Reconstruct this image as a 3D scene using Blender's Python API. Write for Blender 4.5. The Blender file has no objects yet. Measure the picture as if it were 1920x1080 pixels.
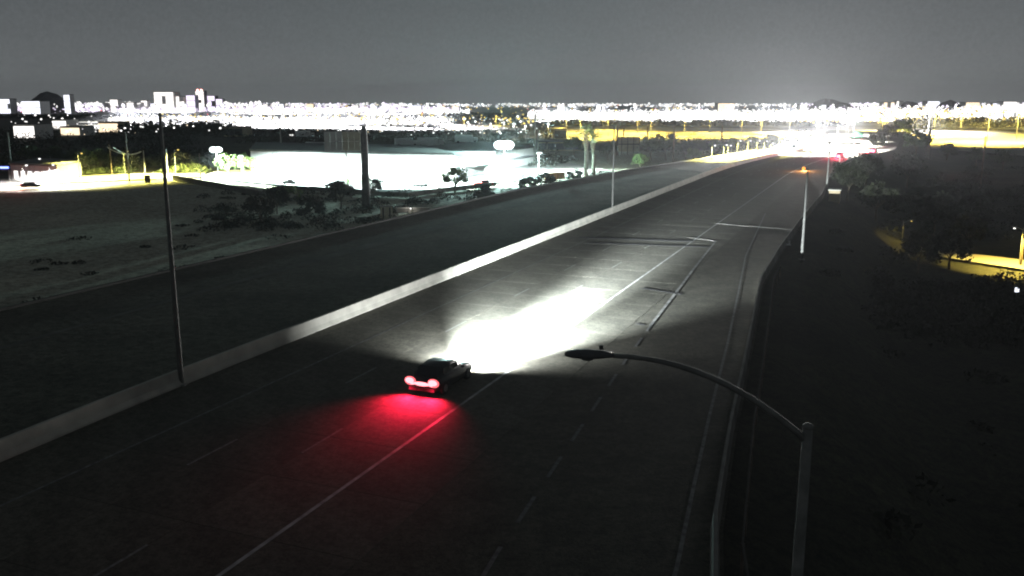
import bpy, math, random
from mathutils import Vector, Matrix
random.seed(7)
R = random.random
def U(a, b): return a + (b - a) * random.random()
rad = math.radians

# ------------------------------------------------------------------ camera, sky, exposure
sc = bpy.context.scene
col = sc.collection
CAM_H = 15.05
FPX = 1657.0
PITCH = math.atan(345 / FPX)
cam_d = bpy.data.cameras.new("camera")
cam = bpy.data.objects.new("camera", cam_d); col.objects.link(cam); sc.camera = cam
cam.location = (0, 0, CAM_H)
cam.rotation_euler = (math.pi / 2 - PITCH, 0, 0)
cam_d.sensor_width = 36.0
cam_d.lens = 36.0 * FPX / 1920
cam_d.clip_start = 0.1
cam_d.clip_end = 40000

sc.render.engine = 'CYCLES'
sc.view_settings.view_transform = 'Standard'
sc.view_settings.look = 'None'
sc.view_settings.exposure = 0.0
sc.view_settings.gamma = 1.0
sc.view_settings.use_curve_mapping = False
sc.cycles.use_denoising = True
sc.cycles.use_light_tree = True
sc.cycles.max_bounces = 4
sc.cycles.diffuse_bounces = 2
sc.cycles.glossy_bounces = 2
sc.cycles.volume_bounces = 0
sc.cycles.transmission_bounces = 2
sc.cycles.transparent_max_bounces = 6
sc.cycles.sample_clamp_indirect = 2.0
sc.cycles.sample_clamp_direct = 80.0
sc.cycles.use_adaptive_sampling = False
sc.render.filter_size = 1.9 if hasattr(sc.render, 'filter_size') else 1.5
try: sc.cycles.filter_width = 2.0
except Exception: pass

world = bpy.data.worlds.new("World"); sc.world = world
world.use_nodes = True
nt = world.node_tree; nt.nodes.clear()
wo = nt.nodes.new('ShaderNodeOutputWorld'); wb = nt.nodes.new('ShaderNodeBackground')
tc = nt.nodes.new('ShaderNodeTexCoord'); sx = nt.nodes.new('ShaderNodeSeparateXYZ'); cr = nt.nodes.new('ShaderNodeValToRGB')
nt.links.new(tc.outputs['Generated'], sx.inputs[0]); nt.links.new(sx.outputs['Z'], cr.inputs[0])
e = cr.color_ramp.elements
e[0].position = 0.0; e[0].color = (0.165, 0.175, 0.178, 1)
e[1].position = 1.0; e[1].color = (0.034, 0.040, 0.046, 1)
for p_, c_ in ((0.03, (0.142, 0.152, 0.156)), (0.07, (0.116, 0.126, 0.131)), (0.13, (0.086, 0.096, 0.102)), (0.35, (0.048, 0.056, 0.062))):
    q = cr.color_ramp.elements.new(p_); q.color = (*c_, 1)
sn = nt.nodes.new('ShaderNodeTexNoise'); sn.inputs['Scale'].default_value = 260; sn.inputs['Detail'].default_value = 3; sn.inputs['Roughness'].default_value = .7
sm_ = nt.nodes.new('ShaderNodeMapRange'); sm_.inputs['From Min'].default_value = .3; sm_.inputs['From Max'].default_value = .7; sm_.inputs['To Min'].default_value = .88; sm_.inputs['To Max'].default_value = 1.12
sv = nt.nodes.new('ShaderNodeVectorMath'); sv.operation = 'SCALE'
nt.links.new(tc.outputs['Generated'], sn.inputs['Vector']); nt.links.new(sn.outputs['Fac'], sm_.inputs['Value'])
nt.links.new(cr.outputs[0], sv.inputs[0]); nt.links.new(sm_.outputs[0], sv.inputs['Scale'])
nt.links.new(sv.outputs[0], wb.inputs['Color']); wb.inputs['Strength'].default_value = 1.0
nt.links.new(wb.outputs[0], wo.inputs[0])

# ------------------------------------------------------------------ ground geometry helpers
def G(x, y, z=0.0):
    """the point of the level plane z that the photograph shows at (x, y)"""
    dx = (x - 960) / FPX; dy = -(y - 540) / FPX
    Y = math.cos(PITCH) + dy * math.sin(PITCH); Z = -math.sin(PITCH) + dy * math.cos(PITCH)
    t = (z - CAM_H) / Z
    return Vector((dx * t, Y * t, z))
def D(x, y, Y):
    """the point at forward distance Y on the sight line through (x, y)"""
    dx = (x - 960) / FPX; dy = -(y - 540) / FPX
    yy = math.cos(PITCH) + dy * math.sin(PITCH); Z = -math.sin(PITCH) + dy * math.cos(PITCH)
    t = Y / yy
    return Vector((dx * t, Y, CAM_H + Z * t))
TH = math.atan(0.415); ST, CT = math.sin(TH), math.cos(TH)
def bend(s):
    if s < 190: return 0.0
    if s < 290: return 0.00075 * (s - 190) ** 2
    return 7.5 + 0.15 * (s - 290) if s < 330 else 13.5 + 0.03 * (s - 330)
def P(s, t, z=0.0):
    """a point of the highway: s metres along it, t metres to the right"""
    t += bend(s)
    return Vector((s * ST + t * CT, s * CT - t * ST, z))
LOW = -6.0

# ------------------------------------------------------------------ materials
MATS = {}
def mat(name, color, rough=0.85, var=0.25, scale=6.0, emit=None, strength=0.0, metal=0.0, bump=0.0, island=0.0, detail=4.0, grit=0.0, grit_scale=2.2):
    if name in MATS: return MATS[name]
    m = bpy.data.materials.new(name); m.use_nodes = True; MATS[name] = m
    n = m.node_tree; b = n.nodes['Principled BSDF']
    if emit is not None:
        n.nodes.clear()
        o = n.nodes.new('ShaderNodeOutputMaterial'); em = n.nodes.new('ShaderNodeEmission')
        gm = n.nodes.new('ShaderNodeNewGeometry'); mr = n.nodes.new('ShaderNodeMapRange')
        mr.inputs['To Min'].default_value = strength * 0.45; mr.inputs['To Max'].default_value = strength * 1.4
        n.links.new(gm.outputs['Random Per Island'], mr.inputs['Value'])
        n.links.new(mr.outputs[0], em.inputs['Strength'])
        em.inputs['Color'].default_value = (*emit, 1)
        n.links.new(em.outputs[0], o.inputs[0])
        m.cycles.emission_sampling = 'NONE'
        return m
    b.inputs['Roughness'].default_value = rough; b.inputs['Metallic'].default_value = metal
    b.inputs['Specular IOR Level'].default_value = 0.3
    t = n.nodes.new('ShaderNodeTexCoord'); ns = n.nodes.new('ShaderNodeTexNoise')
    ns.inputs['Scale'].default_value = scale; ns.inputs['Detail'].default_value = detail
    n.links.new(t.outputs['Object'], ns.inputs['Vector'])
    r = n.nodes.new('ShaderNodeMapRange'); r.inputs['From Min'].default_value = 0.3; r.inputs['From Max'].default_value = 0.7
    r.inputs['To Min'].default_value = 1 - var; r.inputs['To Max'].default_value = 1 + var
    n.links.new(ns.outputs['Fac'], r.inputs['Value'])
    last = r.outputs[0]
    if island:
        oi = n.nodes.new('ShaderNodeNewGeometry' if island > 0 else 'ShaderNodeObjectInfo')
        r2 = n.nodes.new('ShaderNodeMapRange'); r2.inputs['To Min'].default_value = 1 - abs(island); r2.inputs['To Max'].default_value = 1 + abs(island)
        n.links.new(oi.outputs['Random Per Island' if island > 0 else 'Random'], r2.inputs['Value'])
        mm = n.nodes.new('ShaderNodeMath'); mm.operation = 'MULTIPLY'
        n.links.new(last, mm.inputs[0]); n.links.new(r2.outputs[0], mm.inputs[1]); last = mm.outputs[0]
    if grit:                                     # coarse aggregate and grit in the surface
        g1 = n.nodes.new('ShaderNodeTexNoise'); g1.inputs['Scale'].default_value = grit_scale; g1.inputs['Detail'].default_value = 7; g1.inputs['Roughness'].default_value = 1.0
        n.links.new(t.outputs['Object'], g1.inputs['Vector'])
        g2 = n.nodes.new('ShaderNodeMapRange'); g2.inputs['From Min'].default_value = .42; g2.inputs['From Max'].default_value = .58
        g2.inputs['To Min'].default_value = 1 - grit; g2.inputs['To Max'].default_value = 1 + grit; n.links.new(g1.outputs['Fac'], g2.inputs['Value'])
        gm = n.nodes.new('ShaderNodeMath'); gm.operation = 'MULTIPLY'; n.links.new(last, gm.inputs[0]); n.links.new(g2.outputs[0], gm.inputs[1]); last = gm.outputs[0]
    mx = n.nodes.new('ShaderNodeVectorMath'); mx.operation = 'SCALE'
    mx.inputs[0].default_value = color
    n.links.new(last, mx.inputs['Scale']); n.links.new(mx.outputs[0], b.inputs['Base Color'])
    if bump:
        ns2 = n.nodes.new('ShaderNodeTexNoise'); ns2.inputs['Scale'].default_value = scale * 14; ns2.inputs['Detail'].default_value = 3
        n.links.new(t.outputs['Object'], ns2.inputs['Vector'])
        bp = n.nodes.new('ShaderNodeBump'); bp.inputs['Strength'].default_value = bump; bp.inputs['Distance'].default_value = 0.02
        n.links.new(ns2.outputs['Fac'], bp.inputs['Height']); n.links.new(bp.outputs[0], b.inputs['Normal'])
    return m

M_asphalt = mat('worn_asphalt', (0.064, 0.061, 0.046), 0.9, 0.3, 0.6, bump=0.5, grit=.55)
M_slab = mat('road_concrete', (0.082, 0.079, 0.061), 0.85, 0.28, 0.45, bump=0.4, island=-0.13, grit=.5)
M_paint = mat('white_road_paint', (0.40, 0.40, 0.39), 0.6, 0.45, 5.0)
M_paintw = mat('worn_road_paint', (0.13, 0.13, 0.125), 0.6, 0.6, 3.0)
M_conc = mat('barrier_concrete', (0.40, 0.385, 0.335), 0.9, 0.2, 0.8, bump=0.4)
M_concd = mat('stained_concrete', (0.12, 0.115, 0.10), 0.9, 0.35, 0.8, bump=0.4)
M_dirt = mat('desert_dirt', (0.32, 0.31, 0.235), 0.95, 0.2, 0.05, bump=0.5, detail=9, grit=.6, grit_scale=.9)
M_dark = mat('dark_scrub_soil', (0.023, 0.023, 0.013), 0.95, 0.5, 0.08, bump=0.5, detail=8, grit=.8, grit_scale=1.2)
M_leaf = mat('dark_leaves', (0.045, 0.060, 0.028), 0.8, 0.3, 0.7, island=0.5)
M_leafd = mat('dim_scrub_leaves', (0.018, 0.021, 0.011), 0.85, 0.4, 0.5, island=0.5)
M_leafg = mat('green_leaves', (0.10, 0.14, 0.04), 0.8, 0.3, 0.7, island=0.5)
M_bark = mat('bark', (0.09, 0.07, 0.05), 0.95, 0.3, 3.0)
M_steel = mat('galvanised_steel', (0.20, 0.20, 0.185), 0.95, 0.25, 4.0)
M_wood = mat('weathered_wood_pole', (0.12, 0.09, 0.07), 0.9, 0.3, 3.0)
M_lamp = mat('lamp_housing', (0.10, 0.10, 0.10), 0.5, 0.2, 5.0)
M_white = mat('white_stucco', (0.72, 0.72, 0.70), 0.8, 0.08, 0.5)
M_roof = mat('grey_roofing', (0.10, 0.10, 0.10), 0.9, 0.3, 0.5)
M_tan = mat('tan_stucco', (0.38, 0.31, 0.20), 0.9, 0.2, 0.5)
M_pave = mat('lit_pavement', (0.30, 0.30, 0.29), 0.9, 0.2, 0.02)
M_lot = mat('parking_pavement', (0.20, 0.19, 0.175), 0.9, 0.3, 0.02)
M_rock = mat('dark_rock', (0.05, 0.045, 0.05), 0.95, 0.4, 0.02)
M_rust = mat('rusty_panel', (0.13, 0.12, 0.12), 0.8, 0.4, 0.5)
E_white = mat('white_lamp', None, emit=(1.0, 0.98, 0.95), strength=2.2)
E_cool = mat('cool_lamp', None, emit=(0.88, 0.90, 1.0), strength=1.9)
E_teal = mat('mercury_lamp', None, emit=(0.88, 1.0, 0.99), strength=4)
E_lilac = mat('lilac_lamp', None, emit=(0.90, 0.80, 1.0), strength=1.7)
E_warm = mat('warm_lamp', None, emit=(1.0, 0.80, 0.55), strength=1.6)
E_yel = mat('sodium_lamp', None, emit=(1.0, 0.72, 0.18), strength=1.6)
E_red = mat('red_lamp', None, emit=(1.0, 0.14, 0.16), strength=1.7)
E_blue = mat('blue_sign', None, emit=(0.15, 0.2, 1.0), strength=6)
E_winwall = mat('window_and_wall_glow', None, emit=(1.0, 0.95, 0.90), strength=1.9)  # also used on wall panels that imitate floodlit facades

# ------------------------------------------------------------------ mesh builder
class MB:
    def __init__(s): s.v = []; s.f = []
    def add(s, vs, fs):
        o = len(s.v); s.v += [tuple(v) for v in vs]; s.f += [tuple(i + o for i in f) for f in fs]; return s
    def box(s, c, d, rz=0.0, top=1.0):
        cs, sn = math.cos(rz), math.sin(rz); vs = []
        for z in (-.5, .5):
            k = top if z > 0 else 1
            for x, y in ((-.5, -.5), (.5, -.5), (.5, .5), (-.5, .5)):
                X, Y = x * d[0] * k, y * d[1] * k
                vs.append((c[0] + X * cs - Y * sn, c[1] + X * sn + Y * cs, c[2] + z * d[2]))
        return s.add(vs, [(3, 2, 1, 0), (4, 5, 6, 7), (0, 1, 5, 4), (1, 2, 6, 5), (2, 3, 7, 6), (3, 0, 4, 7)])
    def tube(s, pts, rs, n=8, cap=True):
        pts = [Vector(p) for p in pts]
        if not hasattr(rs, '__len__'): rs = [rs] * len(pts)
        vs = []; fs = []
        for i, p in enumerate(pts):
            d = (pts[min(i + 1, len(pts) - 1)] - pts[max(i - 1, 0)]).normalized()
            a = Vector((0, 0, 1)) if abs(d.z) < .9 else Vector((1, 0, 0))
            u = d.cross(a).normalized(); w = d.cross(u).normalized()
            for k in range(n):
                t = 2 * math.pi * k / n
                vs.append(p + (u * math.cos(t) + w * math.sin(t)) * rs[i])
        for i in range(len(pts) - 1):
            for k in range(n):
                fs.append((i * n + k, i * n + (k + 1) % n, (i + 1) * n + (k + 1) % n, (i + 1) * n + k))
        if cap: fs += [tuple(range(n))[::-1], tuple((len(pts) - 1) * n + k for k in range(n))]
        return s.add(vs, fs)
    def ball(s, c, r, n=8, m=5):
        if not hasattr(r, '__len__'): r = (r, r, r)
        vs = [(c[0], c[1], c[2] - r[2])]; fs = []
        for j in range(1, m):
            a = math.pi * j / m - math.pi / 2
            for k in range(n):
                t = 2 * math.pi * k / n
                vs.append((c[0] + r[0] * math.cos(a) * math.cos(t), c[1] + r[1] * math.cos(a) * math.sin(t), c[2] + r[2] * math.sin(a)))
        vs.append((c[0], c[1], c[2] + r[2])); L = len(vs) - 1
        for k in range(n):
            fs.append((0, 1 + (k + 1) % n, 1 + k)); fs.append((L, 1 + (m - 2) * n + k, 1 + (m - 2) * n + (k + 1) % n))
            for j in range(m - 2): fs.append((1 + j * n + k, 1 + j * n + (k + 1) % n, 1 + (j + 1) * n + (k + 1) % n, 1 + (j + 1) * n + k))
        return s.add(vs, fs)
    def blip(s, c, r, h=None):
        h = h or r
        x, y, z = c
        return s.add([(x - r, y, z), (x, y - r, z), (x + r, y, z), (x, y + r, z), (x, y, z - h), (x, y, z + h),],
                     [(0, 1, 5), (1, 2, 5), (2, 3, 5), (3, 0, 5), (1, 0, 4), (2, 1, 4), (3, 2, 4), (0, 3, 4)])
    def poly(s, pts): return s.add(pts, [tuple(range(len(pts)))])
    def ribbon(s, L, Rr):
        n = len(L); return s.add(list(L) + list(Rr), [(i, n + i, n + i + 1, i + 1) for i in range(n - 1)])
    def sweep(s, path, prof):
        """profile (across, up) along a path"""
        path = [Vector(p) for p in path]; vs = []; n = len(prof)
        for i, p in enumerate(path):
            d = path[min(i + 1, len(path) - 1)] - path[max(i - 1, 0)]; d.z = 0; d.normalize()
            r = Vector((d.y, -d.x, 0))
            for a, u in prof: vs.append(p + r * a + Vector((0, 0, u)))
        fs = [(i * n + k, (i + 1) * n + k, (i + 1) * n + (k + 1) % n, i * n + (k + 1) % n) for i in range(len(path) - 1) for k in range(n)]
        fs += [tuple(range(n)), tuple((len(path) - 1) * n + k for k in range(n))[::-1]]
        return s.add(vs, fs)
    def leaf(s, c, r):
        a = Vector((U(-1, 1), U(-1, 1), U(-1, 1))); b = Vector((U(-1, 1), U(-1, 1), U(-1, 1)))
        a.normalize(); b.normalize(); c = Vector(c)
        return s.add([c - a * r, c + b * r * .6, c + a * r, c - b * r * .6], [(0, 1, 2, 3)])
    def mesh(s, name, m, smooth=False):
        me = bpy.data.meshes.new(name); me.from_pydata(s.v, [], s.f); me.materials.append(m)
        if smooth: me.polygons.foreach_set('use_smooth', [True] * len(me.polygons))
        me.update(); return me
    def build(s, name, m, parent=None, smooth=False, kind=None):
        o = bpy.data.objects.new(name, s.mesh(name, m, smooth)); col.objects.link(o)
        if parent: o.parent = parent
        if kind: o['kind'] = kind
        return o

def tag(o, label, cat, group=None):
    o['label'] = label; o['category'] = cat
    if group: o['group'] = group
    return o
def thing(name, label, cat, loc=(0, 0, 0), rz=0.0, group=None, scale=None):
    o = bpy.data.objects.new(name, None); col.objects.link(o); o.location = loc; o.rotation_euler = (0, 0, rz)
    if scale: o.scale = (scale,) * 3 if not hasattr(scale, '__len__') else scale
    return tag(o, label, cat, group)
def part(name, me, parent, loc=None, rz=None):
    o = bpy.data.objects.new(name, me); col.objects.link(o); o.parent = parent
    if loc: o.location = loc
    if rz is not None: o.rotation_euler = (0, 0, rz)
    return o
def dup(root, loc=None, rz=None, label=None, group=None, scale=None):
    r = root.copy(); col.objects.link(r)
    if loc is not None: r.location = loc
    if rz is not None: r.rotation_euler = (0, 0, rz)
    if scale is not None: r.scale = (scale,) * 3 if not hasattr(scale, '__len__') else scale
    if label: r['label'] = label
    if group: r['group'] = group
    for ch in list(root.children):
        c = ch.copy(); col.objects.link(c); c.parent = r
        for g in ch.children:
            d = g.copy(); col.objects.link(d); d.parent = c
    return r
def light(kind, parent, loc, power, color, radius=0.3, rot=None, spot=None, blend=0.5, size=None, size_y=None, spread=None):
    l = bpy.data.lights.new('lamp_light', kind); l.energy = power; l.color = color
    if kind in ('POINT', 'SPOT'): l.shadow_soft_size = radius
    if kind == 'SPOT': l.spot_size = spot; l.spot_blend = blend
    if kind == 'AREA':
        l.shape = 'RECTANGLE' if size_y else 'SQUARE'; l.size = size
        if size_y: l.size_y = size_y
        if spread: l.spread = spread
    o = bpy.data.objects.new('lamp_light', l); col.objects.link(o); o.location = loc
    if rot is not None: o.rotation_euler = rot
    if parent: o.parent = parent
    return o
DOWN = (0, 0, 0)
W_ = (1.0, 0.97, 0.94); Y_ = (1.0, 0.74, 0.20); T_ = (0.80, 1.0, 0.97); LI = (0.93, 0.88, 1.0); YG = (0.97, 0.88, 0.22)

# ------------------------------------------------------------------ terrain
def edge_out(s):                       # outer edge of the far carriageway
    return -60.0 if s < 150 else (-60.0 + 0.10 * (s - 150) if s < 250 else -50.0)
BARR = [G(1345, 1075), G(1380, 820), G(1400, 720), G(1433, 535), G(1470, 470), G(1510, 413), G(1545, 370), G(1590, 305)]
def st_of(v):
    s = v.x * ST + v.y * CT; t = v.x * CT - v.y * ST
    return s, t - bend(s)
BST = [st_of(v) for v in BARR]
BST = [(-30, 8.0)] + [(BST[0][0] - 12, BST[0][1] + 3.4)] + BST + [(330, -9.5), (420, -9.5), (560, -9.5)]
def edge_in(s):                        # right edge of the near carriageway
    for (a, b), (c, d) in zip(BST, BST[1:]):
        if a <= s <= c: return b + (d - b) * (s - a) / (c - a)
    return BST[0][1] if s < BST[0][0] else BST[-1][1]
SS = [-30 + 5 * i for i in range(int(590 / 5) + 1)]

def hsh(x, y): return math.sin(x * .13 + 1.7 * math.sin(y * .11)) * .5 + math.sin(x * .041 - y * .053) * .7
m = MB()                                # ground, one sheet to the horizon, with the highway's embankment in it
xs = sorted(set([-16000, -9000, -5000, -3000, -2000, -1400, -1000, -700, -520] + list(range(-400, 521, 8)) + [650, 900, 1300, 2000, 3200, 5200, 9000, 16000]))
ys = sorted(set([-2000, -600, -200, -100] + list(range(-60, 621, 8)) + [720, 900, 1200, 1700, 2500, 4000, 6500, 10000, 16000]))
def ground_z(x, y):
    s = x * ST + y * CT; t = x * CT - y * ST
    if s > 560 or s < -150: return LOW
    t -= bend(s); a, b = edge_out(s) - 2.5, edge_in(s) + 2.0
    if a <= t <= b: return -0.45
    d = (a - t) if t < a else (t - b)
    f = max(0.0, 1 - d / 11.0); f = f * f * (3 - 2 * f)
    f *= min(1, max(0, (560 - s) / 40))
    bumpy = 0.25 * hsh(x, y) if abs(x) < 500 and -80 < y < 600 else 0
    return LOW - 0.3 + bumpy * (1 - f) * .5 + f * 5.85
for y in ys:
    for x in xs: m.v.append((x, y, ground_z(x, y)))
nx = len(xs)
for j in range(len(ys) - 1):
    for i in range(nx - 1): m.f.append((j * nx + i, j * nx + i + 1, (j + 1) * nx + i + 1, (j + 1) * nx + i))
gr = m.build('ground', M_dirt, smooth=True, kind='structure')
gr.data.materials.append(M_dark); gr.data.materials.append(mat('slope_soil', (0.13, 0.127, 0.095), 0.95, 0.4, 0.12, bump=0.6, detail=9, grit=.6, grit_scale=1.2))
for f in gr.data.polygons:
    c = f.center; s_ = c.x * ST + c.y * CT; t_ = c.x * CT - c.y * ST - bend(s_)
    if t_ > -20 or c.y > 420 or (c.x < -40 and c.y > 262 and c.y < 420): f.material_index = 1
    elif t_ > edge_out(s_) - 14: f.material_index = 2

# ------------------------------------------------------------------ highway
def deck(name, a, b, z, mt, s0=-30, s1=560):
    ss = [s for s in SS if s0 <= s <= s1]
    mb = MB(); mb.ribbon([P(s, a(s), z) for s in ss], [P(s, b(s), z) for s in ss])
    return mb.build(name, mt, kind='structure')
road = deck('road', lambda s: -35.2 if s < 200 else max(edge_out(s), -35.2 - (s - 200) * 1.2), lambda s: edge_in(s), -0.005, M_asphalt)
M_verge = mat('packed_verge_soil', (0.074, 0.074, 0.055), 0.95, 0.4, 0.12, bump=0.6, detail=9, grit=.6, grit_scale=1.2)
deck('verge', lambda s: edge_out(s), lambda s: -35.2 if s < 200 else max(edge_out(s) + .01, -35.2 - (s - 200) * 1.2), -0.016, M_verge)
deck('path', lambda s: -51.2 + .5 * math.sin(s * .05), lambda s: -49.9 + .4 * math.sin(s * .07 + 1), -0.008, mat('pale_path_gravel', (0.10, 0.10, 0.085), .95, .5, .3, detail=8), -30, 150)
# concrete slabs, lane by lane
STRIPS = [(-34.2, -30.1), (-30.1, -26.3), (-26.3, -22.6), (-22.6, -18.9), (-18.9, -15.2)]
SL = 4.6; g_ = 0.018
for a, b in STRIPS:
    w = b - a
    mb = MB(); z0, z1 = -0.03, 0.0
    mb.add([(g_, g_, z1), (w - g_, g_, z1), (w - g_, SL - g_, z1), (g_, SL - g_, z1), (g_ - .01, g_ - .01, z0), (w - g_ + .01, g_ - .01, z0), (w - g_ + .01, SL - g_ + .01, z0), (g_ - .01, SL - g_ + .01, z0)],
           [(0, 1, 2, 3), (4, 5, 1, 0), (5, 6, 2, 1), (6, 7, 3, 2), (7, 4, 0, 3)])
    me = mb.mesh('concrete_slab', M_slab)
    for i in range(38):
        s = 14 + i * SL
        o = part('concrete_slab', me, road, P(s, a, U(-.0008, .0008)), -TH)
# right auxiliary lanes: plain asphalt sheet a touch higher
ZM = 0.008
def stripe(name, pts, w, mt, z=ZM):
    pts = [Vector(p) for p in pts]; L = []; Rr = []
    for i, p in enumerate(pts):
        d = pts[min(i + 1, len(pts) - 1)] - pts[max(i - 1, 0)]; d.z = 0; d.normalize(); r = Vector((d.y, -d.x, 0)) * w / 2
        L.append(Vector((p.x - r.x, p.y - r.y, z))); Rr.append(Vector((p.x + r.x, p.y + r.y, z)))
    return MB().ribbon(L, Rr).build(name, mt, road)
stripe('edge_line', [P(s, -30.1) for s in range(-20, 400, 6)], 0.13, M_paintw)
stripe('lane_line', [P(s, -18.9) for s in range(-20, 400, 6)], 0.17, mat('lane_line_paint', (0.34, 0.34, 0.33), 0.6, 0.6, 1.3))
dm = MB().box((0, 1.5, 0), (0.12, 3.2, 0.003)).mesh('lane_dash', mat('faded_dash_paint', (.17, .17, .16), .6, .5, 4))
for t, s0 in ((-26.3, 3.0), (-22.6, 6.0)):
    for i in range(24): part('lane_dash', dm, road, P(s0 + i * 12.2, t, ZM), -TH)
def along(pts, step):
    out = []; acc = 0; pts = [Vector(p) for p in pts]
    for a, b in zip(pts, pts[1:]):
        L = (b - a).length; d = acc
        while d < L: out.append((a.lerp(b, d / L), math.atan2(-(b - a).x, (b - a).y))); d += step
        acc = d - L
    return out
BL = [G(900, 1090), G(930, 1040), G(1090, 800), G(1170, 680), G(1220, 610), G(1270, 545), G(1300, 505), G(1342, 452)]
wd = MB().box((0, 1.2, 0), (0.16, 2.3, 0.003)).mesh('lane_dash', M_paintw)
for p, a in along(BL[:5], 4.2): part('lane_dash', wd, road, (p.x, p.y, ZM), a)
stripe('gore_line', BL[4:], 0.22, mat('worn_gore_paint', (.22, .22, .21), .6, .7, 1.2))
CL = [G(1262, 1090), G(1270, 1060), G(1300, 915), G(1330, 780), G(1365, 640), G(1385, 545), G(1398, 480), G(1435, 400)]
stripe('ramp_line', CL, 0.15, M_paintw)
OL = [P(s, -50.0 + (0 if s < 150 else 0.08 * (min(s, 250) - 150))) for s in range(-20, 400, 8)]

# expansion joints of the bridge deck across the ramp
for a, b in ((G(1340, 419), G(1506, 432)), (G(1290, 445), G(1343, 452))):
    d = (b - a); MB().box(((a + b) / 2 + Vector((0, 0, ZM + .004))), (d.length, 0.22, 0.012), math.atan2(d.y, d.x)).build('expansion_joint', mat('joint_steel', (0.11, 0.11, 0.10), 0.7, 0.5, 1.0), road)
for a, b, w in ((G(1085, 445), G(1300, 452), 1.2), (G(1100, 455), G(1330, 463), .8), (G(1205, 540), G(1280, 552), .5), (G(1193, 607), G(1210, 609), .35)):
    d = (b - a); MB().box(((a + b) / 2 + Vector((0, 0, ZM + .002))), (d.length, w, 0.003), math.atan2(d.y, d.x)).build('tar_patch', mat('tar_patch', (0.03, 0.03, 0.03), 0.8, 0.5, .8), road)

# barriers
PROF = [(-.30, 0), (-.30, .10), (-.16, .33), (-.10, .86), (.10, .86), (.16, .33), (.30, .10), (.30, 0)]
def bar_t(s): return -34.6 if s > 40 else -34.6 + 0.0016 * (40 - s) ** 2
o = thing('median_barrier', 'long pale concrete median barrier running up the left of the lanes', 'barrier')
MB().sweep([P(s, bar_t(s)) for s in SS if s <= 420], PROF).build('wall', M_conc, o)
o = thing('verge_kerb', 'low dark kerb along the outer edge beneath the white yard and palms', 'kerb')
MB().sweep([P(s, edge_out(s) + .4) for s in SS if s <= 420], [(-.12, 0), (-.12, .2), (.12, .2), (.12, 0)]).build('kerbstone', mat('dark_barrier_concrete', (.06,.06,.055), .9, .3, .8), o)
o = thing('ramp_barrier', 'thin concrete barrier along the right edge of the ramp lane', 'barrier')
RP = [P(s, edge_in(s) - .3) for s in SS if s <= 60] + [P(s, edge_in(s) - .3) for s in range(64, 300, 6)]
MB().sweep(RP, [(-.16, 0), (-.11, .3), (-.07, .72), (.07, .72), (.11, .3), (.16, 0)]).build('wall', mat('weathered_concrete', (.17, .165, .15), .95, .35, .6, bump=.4), o)
o = thing('guard_rail', 'low steel guard rail outside the ramp barrier', 'guard rail')
gp = [P(s, edge_in(s) + .75) for s in range(10, 84, 3)]
MB().sweep([p + Vector((0, 0, .45)) for p in gp], [(-.02, 0), (-.05, .1), (-.02, .2), (-.05, .3), (.02, .3), (.02, 0)])                .build('rail', mat('rusty_rail', (.05, .045, .04), .9, .3, 2), o)
pm = MB().box((0, 0, .1), (.1, .14, 1.2)).mesh('post', M_wood)
for p in gp: part('post', pm, o, (p.x, p.y, 0), -TH)

# ------------------------------------------------------------------ vegetation builders
def crown_mesh(name, rx, rz, n_clump, n_leaf, leaf_r, mt, flat=1.0, base=0.0):
    mb = MB()
    for _ in range(n_clump):
        th = U(0, 2 * math.pi); ph = math.acos(U(-.6, 1)); k = U(.35, 1) ** .6
        c = Vector((rx * k * math.sin(ph) * math.cos(th), rx * k * math.sin(ph) * math.sin(th), base + rz * (k * math.cos(ph) * flat)))
        cr_ = U(.18, .38) * rx
        for _ in range(n_leaf):
            d = Vector((random.gauss(0, 1), random.gauss(0, 1), random.gauss(0, .8))).normalized() * cr_ * U(.3, 1)
            mb.leaf(c + d, leaf_r * U(.6, 1.4))
    return mb.mesh(name, mt)
def trunk_mesh(h, r, spread):
    mb = MB(); mb.tube([(0, 0, -.4), (U(-.1, .1), U(-.1, .1), h * .5), (U(-.2, .2), U(-.2, .2), h)], [r * 1.3, r, r * .6], 7)
    for k in range(5):
        a = k * 1.256 + U(-.3, .3)
        mb.tube([(0, 0, h * U(.55, .95)), (math.cos(a) * spread * .5, math.sin(a) * spread * .5, h + spread * .4), (math.cos(a) * spread, math.sin(a) * spread, h + spread * .7)], [r * .5, r * .35, r * .12], 5, False)
    return mb.mesh('trunk', M_bark)
TK = {}
for key, mt in (('dark', M_leafd), ('mid', M_leaf), ('green', M_leafg)):
    for v in range(3):
        TK[key, v] = (crown_mesh('crown', 2.9, 2.2, 46, 46, .24, mt, base=3.6 + .2 * v), trunk_mesh(2.3, .17, 1.7))
    for v in range(2):
        TK[key + '_bush', v] = (crown_mesh('foliage', 1.5, 1.1, 22, 40, .17, mt, base=.75), None)
def tree(key, x, y, size, label, z=LOW, cat='tree', group=None, name='tree', at=None):
    p = at if at is not None else G(x, y, z)
    v = random.randrange(2 if 'bush' in key else 3)
    cm, tm = TK[key, v]
    gz = ground_z(p.x, p.y) if at is None else p.z
    o = thing(name, label, cat, (p.x, p.y, gz), U(0, 6.28), group, (size * U(.95, 1.1), size * U(.95, 1.1), size))
    part('foliage' if tm is None else 'crown', cm, o)
    if tm: part('trunk', tm, o)
    return o
def scrub(name, cells, mt, leaf_r=.3, seed=3):
    """ground cover nobody could count: cells = list of (point, radius, height, leaves)"""
    mb = MB()
    for p, r, h, n in cells:
        for _ in range(n):
            a = U(0, 6.28); k = math.sqrt(R()); hh = h * (1 - k * k * .7) * R() ** .6
            mb.leaf((p[0] + r * k * math.cos(a), p[1] + r * k * math.sin(a), p[2] + hh), leaf_r * U(.6, 1.5))
    return mb.build(name, mt, kind='stuff')
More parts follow.
